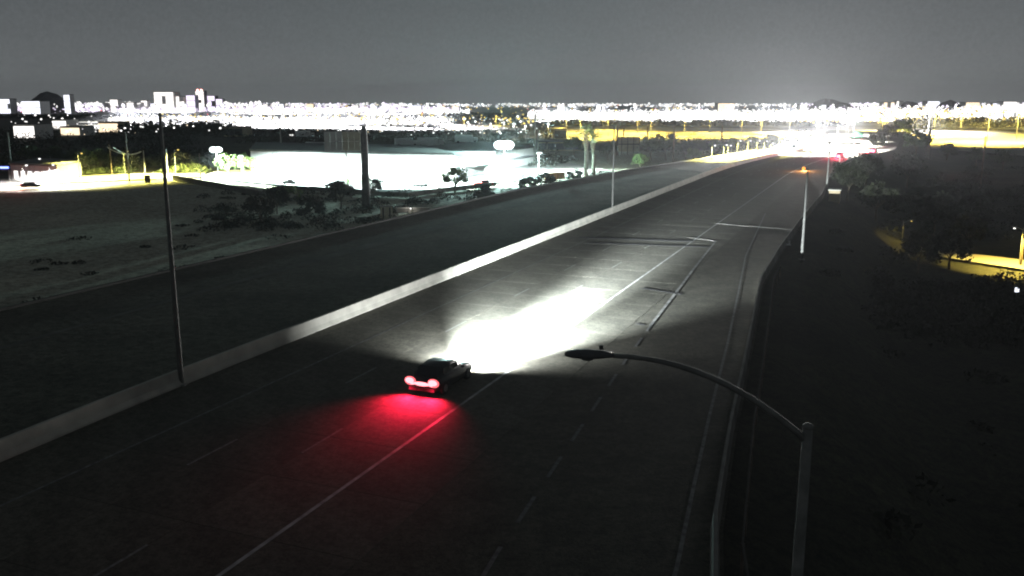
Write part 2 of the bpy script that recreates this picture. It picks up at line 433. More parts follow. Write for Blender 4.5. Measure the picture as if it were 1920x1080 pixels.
def gpt(x, y): return (x, y, ground_z(x, y))

# ------------------------------------------------------------------ street lamps and poles
def cobra(label, base, h, arm_dir, arm_len, rise, r0=.11, r1=.075, head=.42, lit=None, group=None, name='street_lamp'):
    o = thing(name, label, 'street lamp', base, 0, group)
    MB().tube([(0, 0, 0), (0, 0, h * .5), (0, 0, h)], [r0, (r0 + r1) / 2, r1], 12).ball((0, 0, h), (r1 * 1.15, r1 * 1.15, r1 * .8), 10, 5).build('pole', M_steel, o, True)
    MB().box((0, 0, .03), (.45, .45, .06)).build('base_plate', M_steel, o)
    a = Vector((arm_dir[0], arm_dir[1], 0)).normalized()
    pts = [a * (arm_len * u) + Vector((0, 0, h - .25 + rise * (1 - (1 - u) ** 2.1))) for u in [i / 12 for i in range(13)]]
    MB().tube(pts, [r1 * .72 - .02 * i / 12 for i in range(13)], 10).build('arm', M_steel, o, True)
    e = pts[-1]; mb = MB(); vs = []; fs = []; n = 14
    prof = [(0, .045, .05), (.10, .07, .07), (.22, .13, .085), (.45, .165, .095), (.66, .14, .08), (.78, .07, .05), (.80, .01, .02)]
    r = Vector((a.y, -a.x, 0)); k = head / .40
    for d, w, hh in prof:
        for j in range(n):
            t = 2 * math.pi * j / n
            vs.append(e + a * d * k + r * w * k * math.cos(t) + Vector((0, 0, hh * k * math.sin(t) * (1.0 if math.sin(t) > 0 else .6))))
    for i in range(len(prof) - 1):
        for j in range(n): fs.append((i * n + j, i * n + (j + 1) % n, (i + 1) * n + (j + 1) % n, (i + 1) * n + j))
    fs += [tuple(range(n))[::-1]]
    mb.add(vs, fs); hd = mb.build('lamp_head', M_lamp, o, True)
    c = e + a * .2 * k + Vector((0, 0, .10 * k)); MB().tube([c, c + Vector((0, 0, .07 * k))], .035 * k, 8).build('photocell', M_lamp, hd)
    c = e + a * .42 * k + Vector((0, 0, -.065 * k)); MB().ball(c, (.11 * k, .11 * k, .03 * k), 10, 5).build('lens', lit or mat('unlit_lens', (.3, .3, .28), .3, .1, 4), hd)
    return o
M_pole = mat('darkened_pole_steel', (0.07, 0.07, 0.065), 0.9, 0.25, 4.0)  # steel darkened to offset the headlight on these poles
def pole(label, p0, top, r0=.13, r1=.08, name='light_pole', cat='pole', mt=None, group=None, cap=True):
    """a plain pole from a base point to a height"""
    o = thing(name, label, cat, p0, 0, group)
    h = top - p0[2]
    MB().tube([(0, 0, -.3), (0, 0, h * .5), (0, 0, h)], [r0, (r0 + r1) / 2, r1], 9).build('pole', mt or M_steel, o, True)
    if cap: MB().ball((0, 0, h), r1 * 1.3, 8, 4).build('cap', mt or M_steel, o)
    MB().box((0, 0, .05), (r0 * 3.4, r0 * 3.4, .1)).build('base_plate', M_steel, o)
    return o
def bulb_post(label, p0, h, mt, power=0, color=W_, bulb=.5, group=None, cat='lamp post', name='lamp_post', r=.09, dirn=(1, 0), arm=1.2, cone=None):
    o = thing(name, label, cat, p0, 0, group)
    MB().tube([(0, 0, -.3), (0, 0, h)], [r, r * .6], 7).build('pole', M_steel, o)
    a = Vector((dirn[0], dirn[1], 0)).normalized() * arm
    MB().tube([(0, 0, h - .3), a * .5 + Vector((0, 0, h)), a + Vector((0, 0, h + .1))], r * .5, 6).build('arm', M_steel, o)
    hd = MB().box(a + Vector((0, 0, h + .12)), (max(.5, bulb * 1.3), max(.3, bulb), .16), math.atan2(a.y, a.x)).build('lamp_head', M_lamp, o)
    MB().ball(a + Vector((0, 0, h - bulb * .35)), (bulb, bulb, bulb * .6), 8, 5).build('bulb', mt, hd)
    if power: light('SPOT', o, a + Vector((0, 0, h - bulb - .25)), power, color, .35, DOWN, rad(cone or 158), .15)
    return o

# foreground lamp, seen from above
hb = G(1515, 800, 9.9)
hd_ = G(1150, 656, 11.1)
cobra('nearest street lamp, dark cobra head on a long curved arm over the ramp', (hb.x, hb.y, -.4), hb.z + .4, (hd_.x - hb.x, hd_.y - hb.y), (Vector((hd_.x, hd_.y)) - Vector((hb.x, hb.y))).length, hd_.z - hb.z + .15, .13, .082, .40)
# median poles
p = G(340, 722); pole('tall thin pole on the median barrier, left of the red tail lights', p, 14.5, .16, .075, mt=mat('lighter_pole_steel', (.16, .16, .15), .9, .2, 4))
p = G(1148, 399); pole('tall thin pole on the median barrier near the mid of the picture', p, 12.1, .13, .08, mt=M_pole)
# right-hand lamps
p = G(1503, 487); pole('grey pole at the ramp edge standing before the orange glow', p, D(1509, 318, p.y).z, .14, .09, mt=M_pole)
p = G(1550, 352); q = D(1554, 262, p.y)
o = cobra('curved-arm street lamp on the ramp edge in front of the white glare', (p.x, p.y, 0), q.z, (1, .12), 4.0, .4, .16, .09, .6)

# ------------------------------------------------------------------ the moving car
def car_parts(o, paint, lit=True):
    """a sedan 4.7 m long, rear at y=0, nose at y=4.7"""
    W = .91
    secs = [(0.0, .62, .40, .72), (.10, .84, .32, .92), (.75, .89, .22, 1.02), (1.5, W, .20, 1.0), (2.6, W, .20, .98), (3.4, .91, .20, .93), (4.2, .88, .24, .82), (4.58, .78, .32, .70), (4.7, .60, .40, .60)]
    vs = []; n = 10
    for y, w, zb, zt in secs:
        m_ = (zb + zt) / 2
        ring = [(-w * .8, zb), (-w * .97, zb + .08), (-w, m_), (-w * .96, zt - .10), (-w * .84, zt), (w * .84, zt), (w * .96, zt - .10), (w, m_), (w * .97, zb + .08), (w * .8, zb)]
        vs += [(x, y, z) for x, z in ring]
    fs = [(i * n + k, i * n + (k + 1) % n, (i + 1) * n + (k + 1) % n, (i + 1) * n + k) for i in range(len(secs) - 1) for k in range(n)]
    fs += [tuple(range(n))[::-1], tuple((len(secs) - 1) * n + k for k in range(n))]
    mb = MB(); mb.add(vs, fs); body = mb.build('body', paint, o, True)
    # roof
    def hoop(y, w, z, zl): return [(-w, y, zl), (-w * .92, y, (z + zl) / 2 + .05), (-w * .78, y, z), (w * .78, y, z), (w * .92, y, (z + zl) / 2 + .05), (w, y, zl)]
    vs = []; hs = [(.45, .74, 1.02, .98), (1.15, .78, 1.40, .97), (1.8, .80, 1.46, .96), (2.5, .79, 1.42, .95), (3.35, .74, .96, .92)]
    for y, w, z, zl in hs: vs += hoop(y, w, z, zl)
    fs = [(i * 6 + k, i * 6 + k + 1, (i + 1) * 6 + k + 1, (i + 1) * 6 + k) for i in range(len(hs) - 1) for k in range(5)]
    MB().add(vs, fs).build('cabin', paint, o, True)
    GL = mat('car_glass', (.02, .02, .025), .12, .1, 3)
    MB().poly([(-.62, .47, 1.035), (.62, .47, 1.035), (.60, 1.08, 1.385), (-.60, 1.08, 1.385)]).build('rear_window', GL, o)
    MB().poly([(-.60, 2.6, 1.415), (.60, 2.6, 1.415), (.66, 3.28, 1.005), (-.66, 3.28, 1.005)][::-1]).build('windscreen', GL, o)
    for s_ in (-1, 1):
        for y0, y1 in ((.95, 1.75), (1.83, 2.75)):
            MB().poly([(s_ * .775, y0, 1.05), (s_ * .785, y1, 1.05), (s_ * .725, y1 - (.15 if y1 > 2 else 0), 1.33), (s_ * .725, y0 + (.1 if y0 < 1 else 0), 1.33)]).build('side_window', GL, o)
        MB().ball((s_ * 1.0, 2.85, 1.0), (.11, .07, .08), 8, 5).build('mirror', paint, o)
        for y in (.95, 3.75):
            wh = MB().tube([(s_ * .72, y, .33), (s_ * .93, y, .33)], .33, 16).build('wheel', mat('tyre_rubber', (.02, .02, .02), .9, .2, 6), o)
            MB().tube([(s_ * .90, y, .33), (s_ * .945, y, .33)], .21, 12).build('rim', M_steel, wh)
    MB().box((0, .03, .44), (1.5, .12, .2)).build('rear_bumper', mat('dark_plastic', (.03, .03, .03), .6, .2, 5), o)
    MB().box((0, .0, .64), (.34, .03, .12)).build('number_plate', M_paint, o)
    return body
PAINT = mat('dark_car_paint', (.03, .03, .033), .35, .15, 2)
PAINTW = mat('white_car_paint', (.6, .6, .6), .35, .1, 2)
E_tail = mat('tail_lamp_on', None, emit=(1.0, .10, .12), strength=1)
def emissive(name, colr, st):
    m = mat(name, None, emit=colr, strength=st); return m
E_tailhot = emissive('bright_tail_lamp', (1.0, .27, .30), 3.0)
E_head = emissive('bright_head_lamp', (.92, .97, 1.0), 5.0)
P0 = P(39.0, -21.3)
car = thing('car', 'dark sedan with blazing red tail lights throwing white beams up the lane', 'car', (P0.x, P0.y, 0.01), -TH)
car_parts(car, PAINT)
for s_ in (-1, 1):
    MB().ball((s_ * .68, .02, .82), (.34, .08, .24), 12, 6).build('tail_light', E_red, car, True)  # wider red ball models the glow halo round the hot lamp
    MB().ball((s_ * .68, -.05, .85), (.26, .09, .16), 12, 6).build('tail_lamp', E_tailhot, car, True)
    MB().ball((s_ * .56, .0, .70), (.16, .06, .08), 12, 6).build('tail_light', E_tailhot, car, True)
    MB().ball((s_ * .64, 4.60, .66), (.15, .08, .08), 10, 5).build('headlight', E_head, car, True)
    light('SPOT', car, (s_ * .64, 5.15, .80), 0.016e6, (.92, .97, 1.0), .3, (rad(90 - 3), 0, rad(12)), rad(150), 1.0)
    light('SPOT', car, (s_ * .64, 5.15, .80), 0.008e6, (.92, .97, 1.0), .3, (rad(90 - 3), 0, rad(-8)), rad(150), 1.0)
    for yw in (-9.5, 0, 9.5): light('SPOT', car, (s_ * .64, 5.10, .72), 4.0e6 if yw == 0 else 0.62e6, (.88, .97, 1.0), .2, (rad(90 - 6.2 - abs(yw) * .2), 0, rad(yw * 1.1)), rad(19) if yw == 0 else rad(42), 1.0)
    light('SPOT', car, (s_ * .64, 5.2, .80), 0.012e6, (.90, .96, 1.0), .2, (rad(90 - 38), 0, rad(-s_ * 8)), rad(120), 1.0)
    light('SPOT', car, (s_ * .68, -.14, .84), 4.6e3, (1.0, .012, .055), .12, (rad(-90 + 56), 0, 0), rad(132), 1.0)
MB().ball((0, -.02, .72), (.5, .06, .11), 12, 6).build('light_bar', E_tailhot, car, True)

# ------------------------------------------------------------------ bloom haze, far ground sheets and lit places
def sheet(name, pts, z, mt, kind='structure'):
    return MB().poly([G(x, y, z) for x, y in pts][::-1]).build(name, mt, kind=kind)
#@@PART2@@
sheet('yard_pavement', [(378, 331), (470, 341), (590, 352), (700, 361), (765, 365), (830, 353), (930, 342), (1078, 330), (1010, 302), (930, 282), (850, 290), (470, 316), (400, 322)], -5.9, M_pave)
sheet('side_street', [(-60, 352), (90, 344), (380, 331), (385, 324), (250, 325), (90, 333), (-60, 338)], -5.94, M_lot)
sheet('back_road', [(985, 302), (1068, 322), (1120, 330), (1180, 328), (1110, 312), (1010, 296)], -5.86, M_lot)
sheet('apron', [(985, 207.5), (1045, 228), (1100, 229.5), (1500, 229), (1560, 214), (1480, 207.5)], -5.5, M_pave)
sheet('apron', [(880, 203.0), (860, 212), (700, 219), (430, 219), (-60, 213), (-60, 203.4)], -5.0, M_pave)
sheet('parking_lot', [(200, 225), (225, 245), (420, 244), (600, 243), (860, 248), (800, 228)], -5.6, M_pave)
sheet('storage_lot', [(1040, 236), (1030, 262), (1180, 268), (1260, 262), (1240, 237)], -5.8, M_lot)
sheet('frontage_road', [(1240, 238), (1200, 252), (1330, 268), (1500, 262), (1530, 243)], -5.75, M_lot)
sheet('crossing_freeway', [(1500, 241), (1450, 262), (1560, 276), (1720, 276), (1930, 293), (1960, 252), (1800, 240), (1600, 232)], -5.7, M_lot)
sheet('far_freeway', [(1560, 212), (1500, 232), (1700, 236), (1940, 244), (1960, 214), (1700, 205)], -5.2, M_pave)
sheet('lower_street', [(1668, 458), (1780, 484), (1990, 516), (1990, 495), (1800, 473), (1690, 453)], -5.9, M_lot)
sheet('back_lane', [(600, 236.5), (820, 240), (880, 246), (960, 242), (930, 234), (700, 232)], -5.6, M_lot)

# ---- storage buildings behind the yard
def building(name, label, pts, z1, wall_m, roof_m=None, z0=LOW, cat='building', group=None, parapet=.5):
    """pts: base corners, counter-clockwise seen from above"""
    o = thing(name, label, cat, (0, 0, 0), 0, group)
    n = len(pts); pts = [Vector((p[0], p[1], 0)) for p in pts]
    MB().add([(p.x, p.y, z0) for p in pts] + [(p.x, p.y, z1) for p in pts], [(i, (i + 1) % n, n + (i + 1) % n, n + i) for i in range(n)]).build('wall', wall_m, o)
    c = sum(pts, Vector()) / n
    def g2(p, d): v = (p - c); return p + v.normalized() * d
    A = [g2(p, .35) for p in pts]
    MB().add([(p.x, p.y, z1 - .05) for p in A] + [(p.x, p.y, z1 + parapet) for p in A], [(i, (i + 1) % n, n + (i + 1) % n, n + i) for i in range(n)] + [tuple(range(n, 2 * n)), tuple(range(n))[::-1]]).build('roof', roof_m or M_roof, o)
    return o
A1, A2 = G(472, 322, LOW), G(850, 334, LOW)
bk = Vector((-.25, 1, 0)).normalized()
b = building('storage_building', 'long white storage building glaring under floodlights behind the yard', [A1, A2, A2 + bk * 55, A1 + bk * 55], .6, M_white)
dr = (A2 - A1); L_ = dr.length; u_ = dr / L_; nrm = Vector((u_.y, -u_.x, 0))
if nrm.y > 0: nrm = -nrm
ang = math.atan2(u_.y, u_.x)
sm = MB().box((0, 0, 1.5), (3.0, .12, 3.0)).mesh('shutter', mat('pale_shutter', (.6, .62, .62), .7, .1, 2))
for i in range(15):
    q = A1 + u_ * (3 + i * 4.2) + nrm * .07
    part('shutter', sm, b, (q.x, q.y, LOW), ang)
B1, B2 = G(856, 336, LOW), G(1000, 307, LOW)
b2 = building('warehouse', 'white warehouse with a grey canopy beside the brightest floodlight', [B1, B2, B2 + Vector((-20, 40, 0)), B1 + Vector((-24, 46, 0))], -.2, M_white)
d2 = (B2 - B1); MB().box((B1 + B2) / 2 + Vector((d2.y, -d2.x, 0)).normalized() * 1.5 + Vector((0, 0, 3.2)), (d2.length * .8, 3, .3), math.atan2(d2.y, d2.x)).build('canopy', M_roof, b2)
# roof-top and behind things: pale trucks
tk = MB().box((0, 0, 1.9), (7.5, 2.5, 2.8), top=.97).mesh('cargo_box', PAINTW)
cb = MB().box((4.8, 0, 1.3), (2.0, 2.3, 2.1), top=.85).mesh('cab', PAINTW)
wl = MB().tube([(0, -.15, 0), (0, .15, 0)], .5, 12).mesh('wheel', MATS['tyre_rubber'])
for i, (x, y, rz, sc_) in enumerate(((568, 258, .2, 1.3), (592, 283, -.1, 1.2), (757, 274, .4, 1.2), (802, 276, .1, 1.4), (870, 268, 0, 1.3))):
    p = G(x, y, LOW)
    o = thing('box_truck', ['white box truck parked far behind the storage roofs beside dark trees', 'white box truck just behind the left half of the storage roof', 'white box truck behind the storage roof right of the tall column', 'white box truck behind the storage roof under the teal glow', 'white box truck behind the storage roof nearest the brightest floodlight'][i], 'truck', p, rz, 'trucks parked behind the storage buildings', sc_)
    part('cargo_box', tk, o); part('cab', cb, o)
    for wx in (-2.4, 4.6):
        for wy in (-1.1, 1.1): part('wheel', wl, o, (wx, wy, .5))

# floodlight poles of the yard
def flood(label, base, h, power, color, mt, bulb=.8, aim=(0, -1), group='floodlights over the storage yard', glow=None):
    o = thing('floodlight_pole', label, 'floodlight', base, 0, group)
    MB().tube([(0, 0, -.3), (0, 0, h)], [.16, .09], 8).build('pole', M_steel, o)
    MB().box((0, 0, h), (1.8, .12, .12)).build('crossbar', M_steel, o)
    for s_ in (-1, 1):
        k_ = .45 if bulb > 1 else .7
        hd = MB().box((s_ * .7, -.15, h + .25), (.7, .4, .45)).build('lamp_head', M_lamp, o)
        MB().ball((s_ * k_ * bulb, -.42, h + .2), (bulb * (.8 if bulb > 1 else .6), .12 * bulb, bulb * .55), 10, 6).build('lens', mt, hd)
    if bulb > 2: light('POINT', o, (0, -.9 - bulb * .3, h + .1), power * .11, (.62, 1.0, .95), .4)
    light('SPOT', o, (0, -.9 - bulb * .3, h + .1), power, color, .4, (rad(16), 0, 0), rad(150), .15)
    return o
PW = 5.0e5
flood('teal-white floodlight at the left end of the storage yard beside lit trees', G(409, 330, LOW), 7.6, 1.6 * PW, T_, E_teal, 1.6)
flood('brightest floodlight, teal-white, beside the warehouse right of the yard', G(945, 322, LOW), 8.2, 9.0 * PW, T_, E_teal, 2.6)
for x, y, h, pw, lb in ((520, 338, 7, 1.2, 'yard floodlight before the left part of the white storage wall'), (620, 345, 7, 1.4, 'yard floodlight in the middle of the white storage wall'),
                     (760, 348, 7, 1.4, 'yard floodlight just right of the tall dark column'), (850, 345, 7, 1.6, 'yard floodlight near the teal bush'),
                     (1010, 325, 6, .9, 'yard floodlight at the right tip of the white yard'), (455, 333, 6, .8, 'yard floodlight beside the left corner of the storage wall')):
    flood(lb, G(x, y, LOW), h, pw * PW, T_, E_teal, .5)
# ---- monopole billboard seen from behind
p = G(687, 388, LOW)
o = thing('billboard', 'tall billboard on a fat dark column in front of the white storage wall', 'billboard', p)
ztop = D(687, 236, p.y).z - p.z
MB().tube([(0, 0, -.4), (0, 0, ztop * .55), (0, 0, ztop * .88), (0, 0, ztop - .3), (0, 0, ztop)], [.92, .80, .70, .50, .2], 16).build('column', M_rust, o, True)
zb0 = D(650, 283, p.y).z - p.z; zb1 = D(650, 247, p.y).z - p.z
for i in range(6):
    for j in range(2):
        MB().box((-.8 - 1.25 * i - .62, .2, zb0 + (zb1 - zb0) * (.25 + .5 * j)), (1.21, .12, (zb1 - zb0) / 2 - .05)).build('panel', mat('board_tan', (.40, .37, .28), .8, .1, 1) if i < 3 else mat('board_grey', (.38, .38, .35), .8, .1, 1), o)
for k in (0.08, .92): MB().box((-4.0, .45, zb0 + (zb1 - zb0) * k), (8.2, .18, .18)).build('beam', M_steel, o)
MB().box((-3.6, -.5, zb0 - .25), (8.4, .9, .12)).build('catwalk', M_steel, o)
# ---- portal-like sign back and little equipment
p = G(725, 410, LOW); o = thing('utility_cabinet', 'pale cabinet with two dark slots standing on the dark verge', 'cabinet', p, .15)
MB().box((0, 0, 1.15), (2.3, 1.0, 2.3)).build('body', mat('cream_metal', (.75, .70, .52), .8, .1, 2), o)
for x in (-.62, .62): MB().box((x, -.51, 1.1), (.22, .05, 2.1)).build('slot', MATS['dark_plastic'], o)
MB().box((0, 0, 2.36), (2.5, 1.2, .12)).build('roof', M_conc, o)
p = G(775, 398, LOW); o = thing('low_wall', 'low concrete wall with a pool of white light right of the pale cabinet', 'wall', p, .1)
MB().box((0, 0, .45), (6.5, .4, .9)).build('wall', M_concd, o); MB().box((0, 0, .93), (6.7, .55, .1)).build('coping', M_conc, o)
light('POINT', o, (-.5, -1.2, .8), 120, W_, .1); MB().ball((-.5, -.8, .85), .16, 8, 5).build('bulb', E_white, o)
# parapet of the side street bridge
o = thing('bridge_parapet', 'concrete bridge parapet with a pale top running down to the scrub', 'parapet')
pa = [G(325, 338, LOW), G(400, 352, LOW), G(510, 372, LOW)]
MB().sweep([q + Vector((0, 0, 0)) for q in pa], [(-.2, 0), (-.2, 1.3), (.2, 1.3), (.2, 0)]).build('wall', M_concd, o)
MB().sweep([q + Vector((0, 0, 1.3)) for q in pa], [(-.28, 0), (-.28, .18), (.28, .18), (.28, 0)]).build('coping', M_conc, o)
MB().sweep([q + Vector((.5, 1.5, 1.5)) for q in pa], [(-.05, 0), (-.05, .1), (.05, .1), (.05, 0)]).build('rail', M_steel, o)
# perimeter wall before the yard
o = thing('block_wall', 'long grey block wall along the front edge of the white yard', 'wall')
pa = [G(x, y, LOW) for x, y in ((520, 356), (590, 358), (700, 367), (765, 370), (835, 360), (930, 349))]
MB().sweep(pa, [(-.15, 0), (-.15, 1.1), (.15, 1.1), (.15, 0)]).build('wall', M_concd, o)
# red truck, orange dumpsters, cars in the yard
p = G(905, 350, LOW); o = thing('pickup_truck', 'bright red pickup truck parked at the front of the white yard', 'truck', p, -1.2)
REDP = mat('red_car_paint', (.45, .04, .03), .4, .1, 2)
MB().box((0, 0, .75), (2, 5.4, .7), top=.94).build('body', REDP, o); MB().box((0, .6, 1.4), (1.8, 1.9, .75), top=.78).build('cab', REDP, o)
MB().box((0, .62, 1.42), (1.72, 1.95, .42), top=.86).build('window', MATS['car_glass'], o)
for x in (-.95, .95):
    for y in (-1.7, 1.7): MB().tube([(x - .1, y, .38), (x + .1, y, .38)], .38, 14).build('wheel', MATS['tyre_rubber'], o)
ORG = mat('orange_metal', (.40, .18, .06), .7, .3, 1)
for i, (x, y, l) in enumerate(((1033, 337, 'rounded orange container at the right tip of the yard'), (1050, 336, 'slatted orange container nearest the road at the right tip of the yard'))):
    p = G(x, y, LOW); o = thing('container', l, 'container', p, .5 + i * .2)
    MB().box((0, 0, 1.0), (3.0 - .4 * i, 1.6, 1.9), top=.93).build('body', ORG, o)
    for k in range(5): MB().box((-1.1 + .5 * k, -.83, 1.0), (.1, .08, 1.8)).build('rib', ORG, o)
# tracks of parked cars
def simple_car(label, p, rz, paint, group):
    o = thing('parked_car', label, 'car', p, rz, group)
    car_parts(o, paint); return o
c0 = simple_car('white car parked on the yard left of the tall column', G(640, 352, LOW + .1), 1.2, PAINTW, 'cars parked in the storage yard')
dup(c0, G(560, 345, LOW + .1), 1.35, 'white car parked in front of the left half of the storage wall')
dup(c0, G(800, 351, LOW + .1), .9, 'white car parked between the tall column and the teal bush')
dup(c0, G(985, 329, LOW + .1), 1.9, 'white car parked under the brightest floodlight')

# ---- gas station, lower left of the skyline
gb = [G(22, 338, LOW), G(110, 342, LOW)]
o = building('shop_building', 'low glaring white shop building at the left edge with cars before it', [gb[0], gb[1], gb[1] + Vector((-4, 22, 0)), gb[0] + Vector((-4, 22, 0))], -1.6, M_white)
for i in range(6): MB().box(gb[0].lerp(gb[1], .1 + .15 * i) + Vector((.2, -.1, 1.6)), (1.5, .1, 2.2), math.atan2((gb[1] - gb[0]).y, (gb[1] - gb[0]).x)).build('window', E_winwall, o)
for x, y, pw in ((45, 346, 1.2), (95, 345, 1.5), (70, 330, 1.2)):
    q = G(x, y, LOW); bulb_post({45: 'lamp post before the left half of the white shop', 95: 'lamp post before the right end of the white shop', 70: 'lamp post behind the white shop'}[x], q, 5.2, E_white, pw * 4.5e4, W_, .35, 'lamp posts round the white shop')
p = G(8, 340, LOW); o = thing('shop_sign', 'blue lit sign panel on two posts at the far left edge', 'sign', p, 0)
MB().box((0, 0, 3.8), (3.2, .3, .5)).build('sign_panel', E_blue, o); MB().box((0, .2, 3.6), (4.2, .2, 1.5)).build('backing', MATS['dark_plastic'], o)
for x in (-1.6, 1.6): MB().box((x, 0, 1.6), (.2, .2, 3.2)).build('post', M_steel, o)
o = simple_car('dark car with red tail lights glowing on the side street at the far left', G(40, 352, LOW + .1), -1.35, PAINT, 'cars on the side street')
for s_ in (-1, 1): MB().ball((s_ * .66, -.02, .8), (.3, .1, .2), 8, 5).build('tail_light', E_red, o)
light('POINT', o, (0, -.8, .9), 1800, (1, .12, .1), .2)
# sodium lamps over the side street
for x, y, l in ((150, 337, 'left sodium lamp over the yellow side street'), (235, 331, 'second sodium lamp over the yellow side street, behind the utility pole'), (330, 327, 'right sodium lamp over the yellow side street')):
    bulb_post(l, G(x, y, LOW), 7.5, E_yel, 1.6e5, YG, .3, 'sodium lamps over the side street')
# utility poles, signals
def pxpole(label, x0, y0, x1, y1, z=LOW, w=3, mt=None, group=None, name='utility_pole', cat='pole', arm=0):
    p = G(x0, y0, z); p.z = ground_z(p.x, p.y) if z == LOW else z
    q = D(x1, y1, p.y); r = max(.07, w * p.y / FPX / 2)
    o = pole(label, p, q.z, r * 1.15, r * .8, name, cat, mt or M_wood, group)
    if arm: MB().box((0, 0, q.z - p.z - .7), (arm, .14, .14)).build('crossarm', mt or M_wood, o)
    return o, q
pxpole('slim grey pole rising from the yellow side street near its middle', 243, 338, 237, 248, w=2.6, mt=M_steel)
o1, q1 = pxpole('wooden utility pole holding the sagging pale cables', 210, 325, 206, 272, w=2.6, arm=2.2)
o2, q2 = pxpole('leaning white pole at the lower end of the sagging cables', 272, 322, 264, 283, w=2.2, mt=M_conc)
pxpole('pale pole at the left edge beside the white shop', 24, 332, 18, 250, w=3.2, mt=M_steel)
pxpole('short pale pole left of the green lit tree', 54, 306, 53, 274, w=2.6, mt=M_conc)
pxpole('shorter pale pole between the shop and the green lit tree', 95, 308, 94, 281, w=2.2, mt=M_conc)
pxpole('white short post by the left end of the yard', 315, 326, 314, 281, w=2.4, mt=M_white)
pxpole('thin dark pole at the left end of the floodlit yard', 377, 340, 375, 288, w=1.8)
pxpole('thin dark pole left of the tall column', 652, 362, 650, 254, w=2.4)
pxpole('pale pole standing before the far white band left of the storage roof', 527, 276, 526, 240, w=3, mt=M_conc)
pxpole('tall steel pole right of the brightest floodlight', 1003, 300, 1004, 216, w=3.6, mt=M_steel)
pxpole('second steel pole close behind the first, right of the brightest floodlight', 1008, 290, 1007, 236, w=2.6, mt=M_steel)
pxpole('tall dark pole right of the palms among the shrubs', 1262, 306, 1261, 236, w=2.8)
pxpole('dark pole rising into the yellow lots above the palms', 1112, 270, 1111, 232, w=4)
pxpole('dark pole beside the tan panels', 1157, 290, 1157, 234, w=4)
pxpole('dark T-topped pole above the tan panels', 1169, 275, 1169, 241, w=2.2, arm=6)
pxpole('slim dark pole between the yellow lots and the shrubs', 1214, 262, 1214, 233, w=2.6)
pxpole('slim dark pole in the middle of the yellow frontage lots', 1353, 266, 1353, 235, w=2.6)
pxpole('tall pale pole in the dark scrub right of the glare', 1738, 303, 1743, 241, w=5.5, mt=M_conc)
pxpole('tall thin pole in the dark scrub near the right edge', 1838, 350, 1842, 257, w=3.4, mt=M_wood)
pxpole('lower thin pole at the right edge beside the lower street', 1914, 498, 1915, 449, w=3, mt=M_wood)
pxpole('dark square-topped post directly below the palms', 1114, 331, 1115, 293, w=5)
pxpole('thin dark pole that crosses the left palm trunk', 1101, 334, 1100, 262, w=3)
cb_ = bpy.data.objects.new('power_cable', None)
for k in range(2):
    q3 = q1 + Vector((-.9 + 1.8 * k, 0, -.6)); q4 = q2 + Vector((0, .3 * k, -.2))
    pts = [q3.lerp(q4, i / 12) - Vector((0, 0, 1.5 * (1 - (2 * i / 12 - 1) ** 2))) for i in range(13)]
    o = MB().tube(pts, .16, 6).build('power_cable', M_white)
    tag(o, ['upper pale cable sagging between the utility pole and the leaning pole', 'lower pale cable sagging between the utility pole and the leaning pole'][k], 'cable')
bpy.data.objects.remove(cb_)
# small equipment box by the side street
p = G(277, 343, LOW); o = thing('control_box', 'small grey control box at the edge of the yellow side street', 'box', p)
MB().box((0, 0, 1.0), (1.3, .8, 2.0)).build('body', M_concd, o); MB().box((0, 0, 2.05), (1.5, 1, .1)).build('lid', M_concd, o)

# ---- tan panels (sign backs) right of the palms
p = G(1175, 290, LOW); o = thing('panel_screen', 'tan slatted screen of eight panels among the shrubs right of the palms', 'screen', (p.x, p.y, LOW))
s_ = p.y / FPX
for i in range(4):
    for j in range(2):
        MB().box(((-16 + 11 * i) * s_ + .2, 0, (12 + 14.5 * j) * s_), (9.6 * s_, .25, 12.5 * s_)).build('panel', M_tan, o)
for i in range(5): MB().box(((-21.5 + 11 * i) * s_ + .2, .2, 17 * s_), (1.2 * s_, .3, 34 * s_)).build('post', M_wood, o)
MB().box((.6 * s_, -.1, 19.3 * s_), (46 * s_, .3, 1.8 * s_)).build('beam', M_wood, o)

# ---- palms
def palm(label, x, y0, ytop, sc_=1.0):
    p = G(x, y0, LOW); p.z = ground_z(p.x, p.y); zt = D(x, ytop, p.y).z - p.z - 1.2
    o = thing('palm_tree', label, 'palm tree', p, U(0, 6), 'palm trees beyond the far carriageway')
    MB().tube([(0, 0, -.3), (.1, 0, zt * .4), (0, .1, zt)], [.36, .27, .24], 9).build('trunk', mat('pale_palm_bark', (.20, .18, .14), .9, .3, 3), o, True)
    mb = MB()
    for k in range(260):
        a = U(0, 6.28); h = -R() * 3.6 * sc_; r_ = .35 + .55 * (1 + h / 4)
        mb.leaf((r_ * math.cos(a), r_ * math.sin(a), zt + h), .3)
    mb.build('dead_frond_skirt', mat('dry_fronds', (.24, .21, .14), .9, .3, 2, island=.3), o)
    mb = MB()
    for k in range(46):
        a = U(0, 6.28); el = U(-.5, 1.3); L1 = U(1.2, 1.9) * sc_
        d = Vector((math.cos(a) * math.cos(el), math.sin(a) * math.cos(el), math.sin(el)))
        c = Vector((0, 0, zt)) + d * L1; sd = Vector((-math.sin(a), math.cos(a), 0))
        mb.tube([(0, 0, zt), c], .03, 3, False)
        for f in range(11):
            t_ = (f - 5) / 5 * 1.25
            e_ = (d * math.cos(t_) + sd * math.sin(t_)); e_ = e_ * U(.8, 1.1) * sc_ + Vector((0, 0, -.35 * abs(t_) - .1))
            w = d.cross(sd) * .05 + sd * .06
            mb.add([c - w, c + w, c + e_], [(0, 1, 2)])
    mb.build('frond', M_leafg, o, kind='stuff')
palm('left palm with a pale dead-frond skirt beyond the far carriageway', 1097, 330, 243, 1.35)
palm('right palm, a little shorter, with a broad pale skirt', 1111, 326, 250, 1.3)
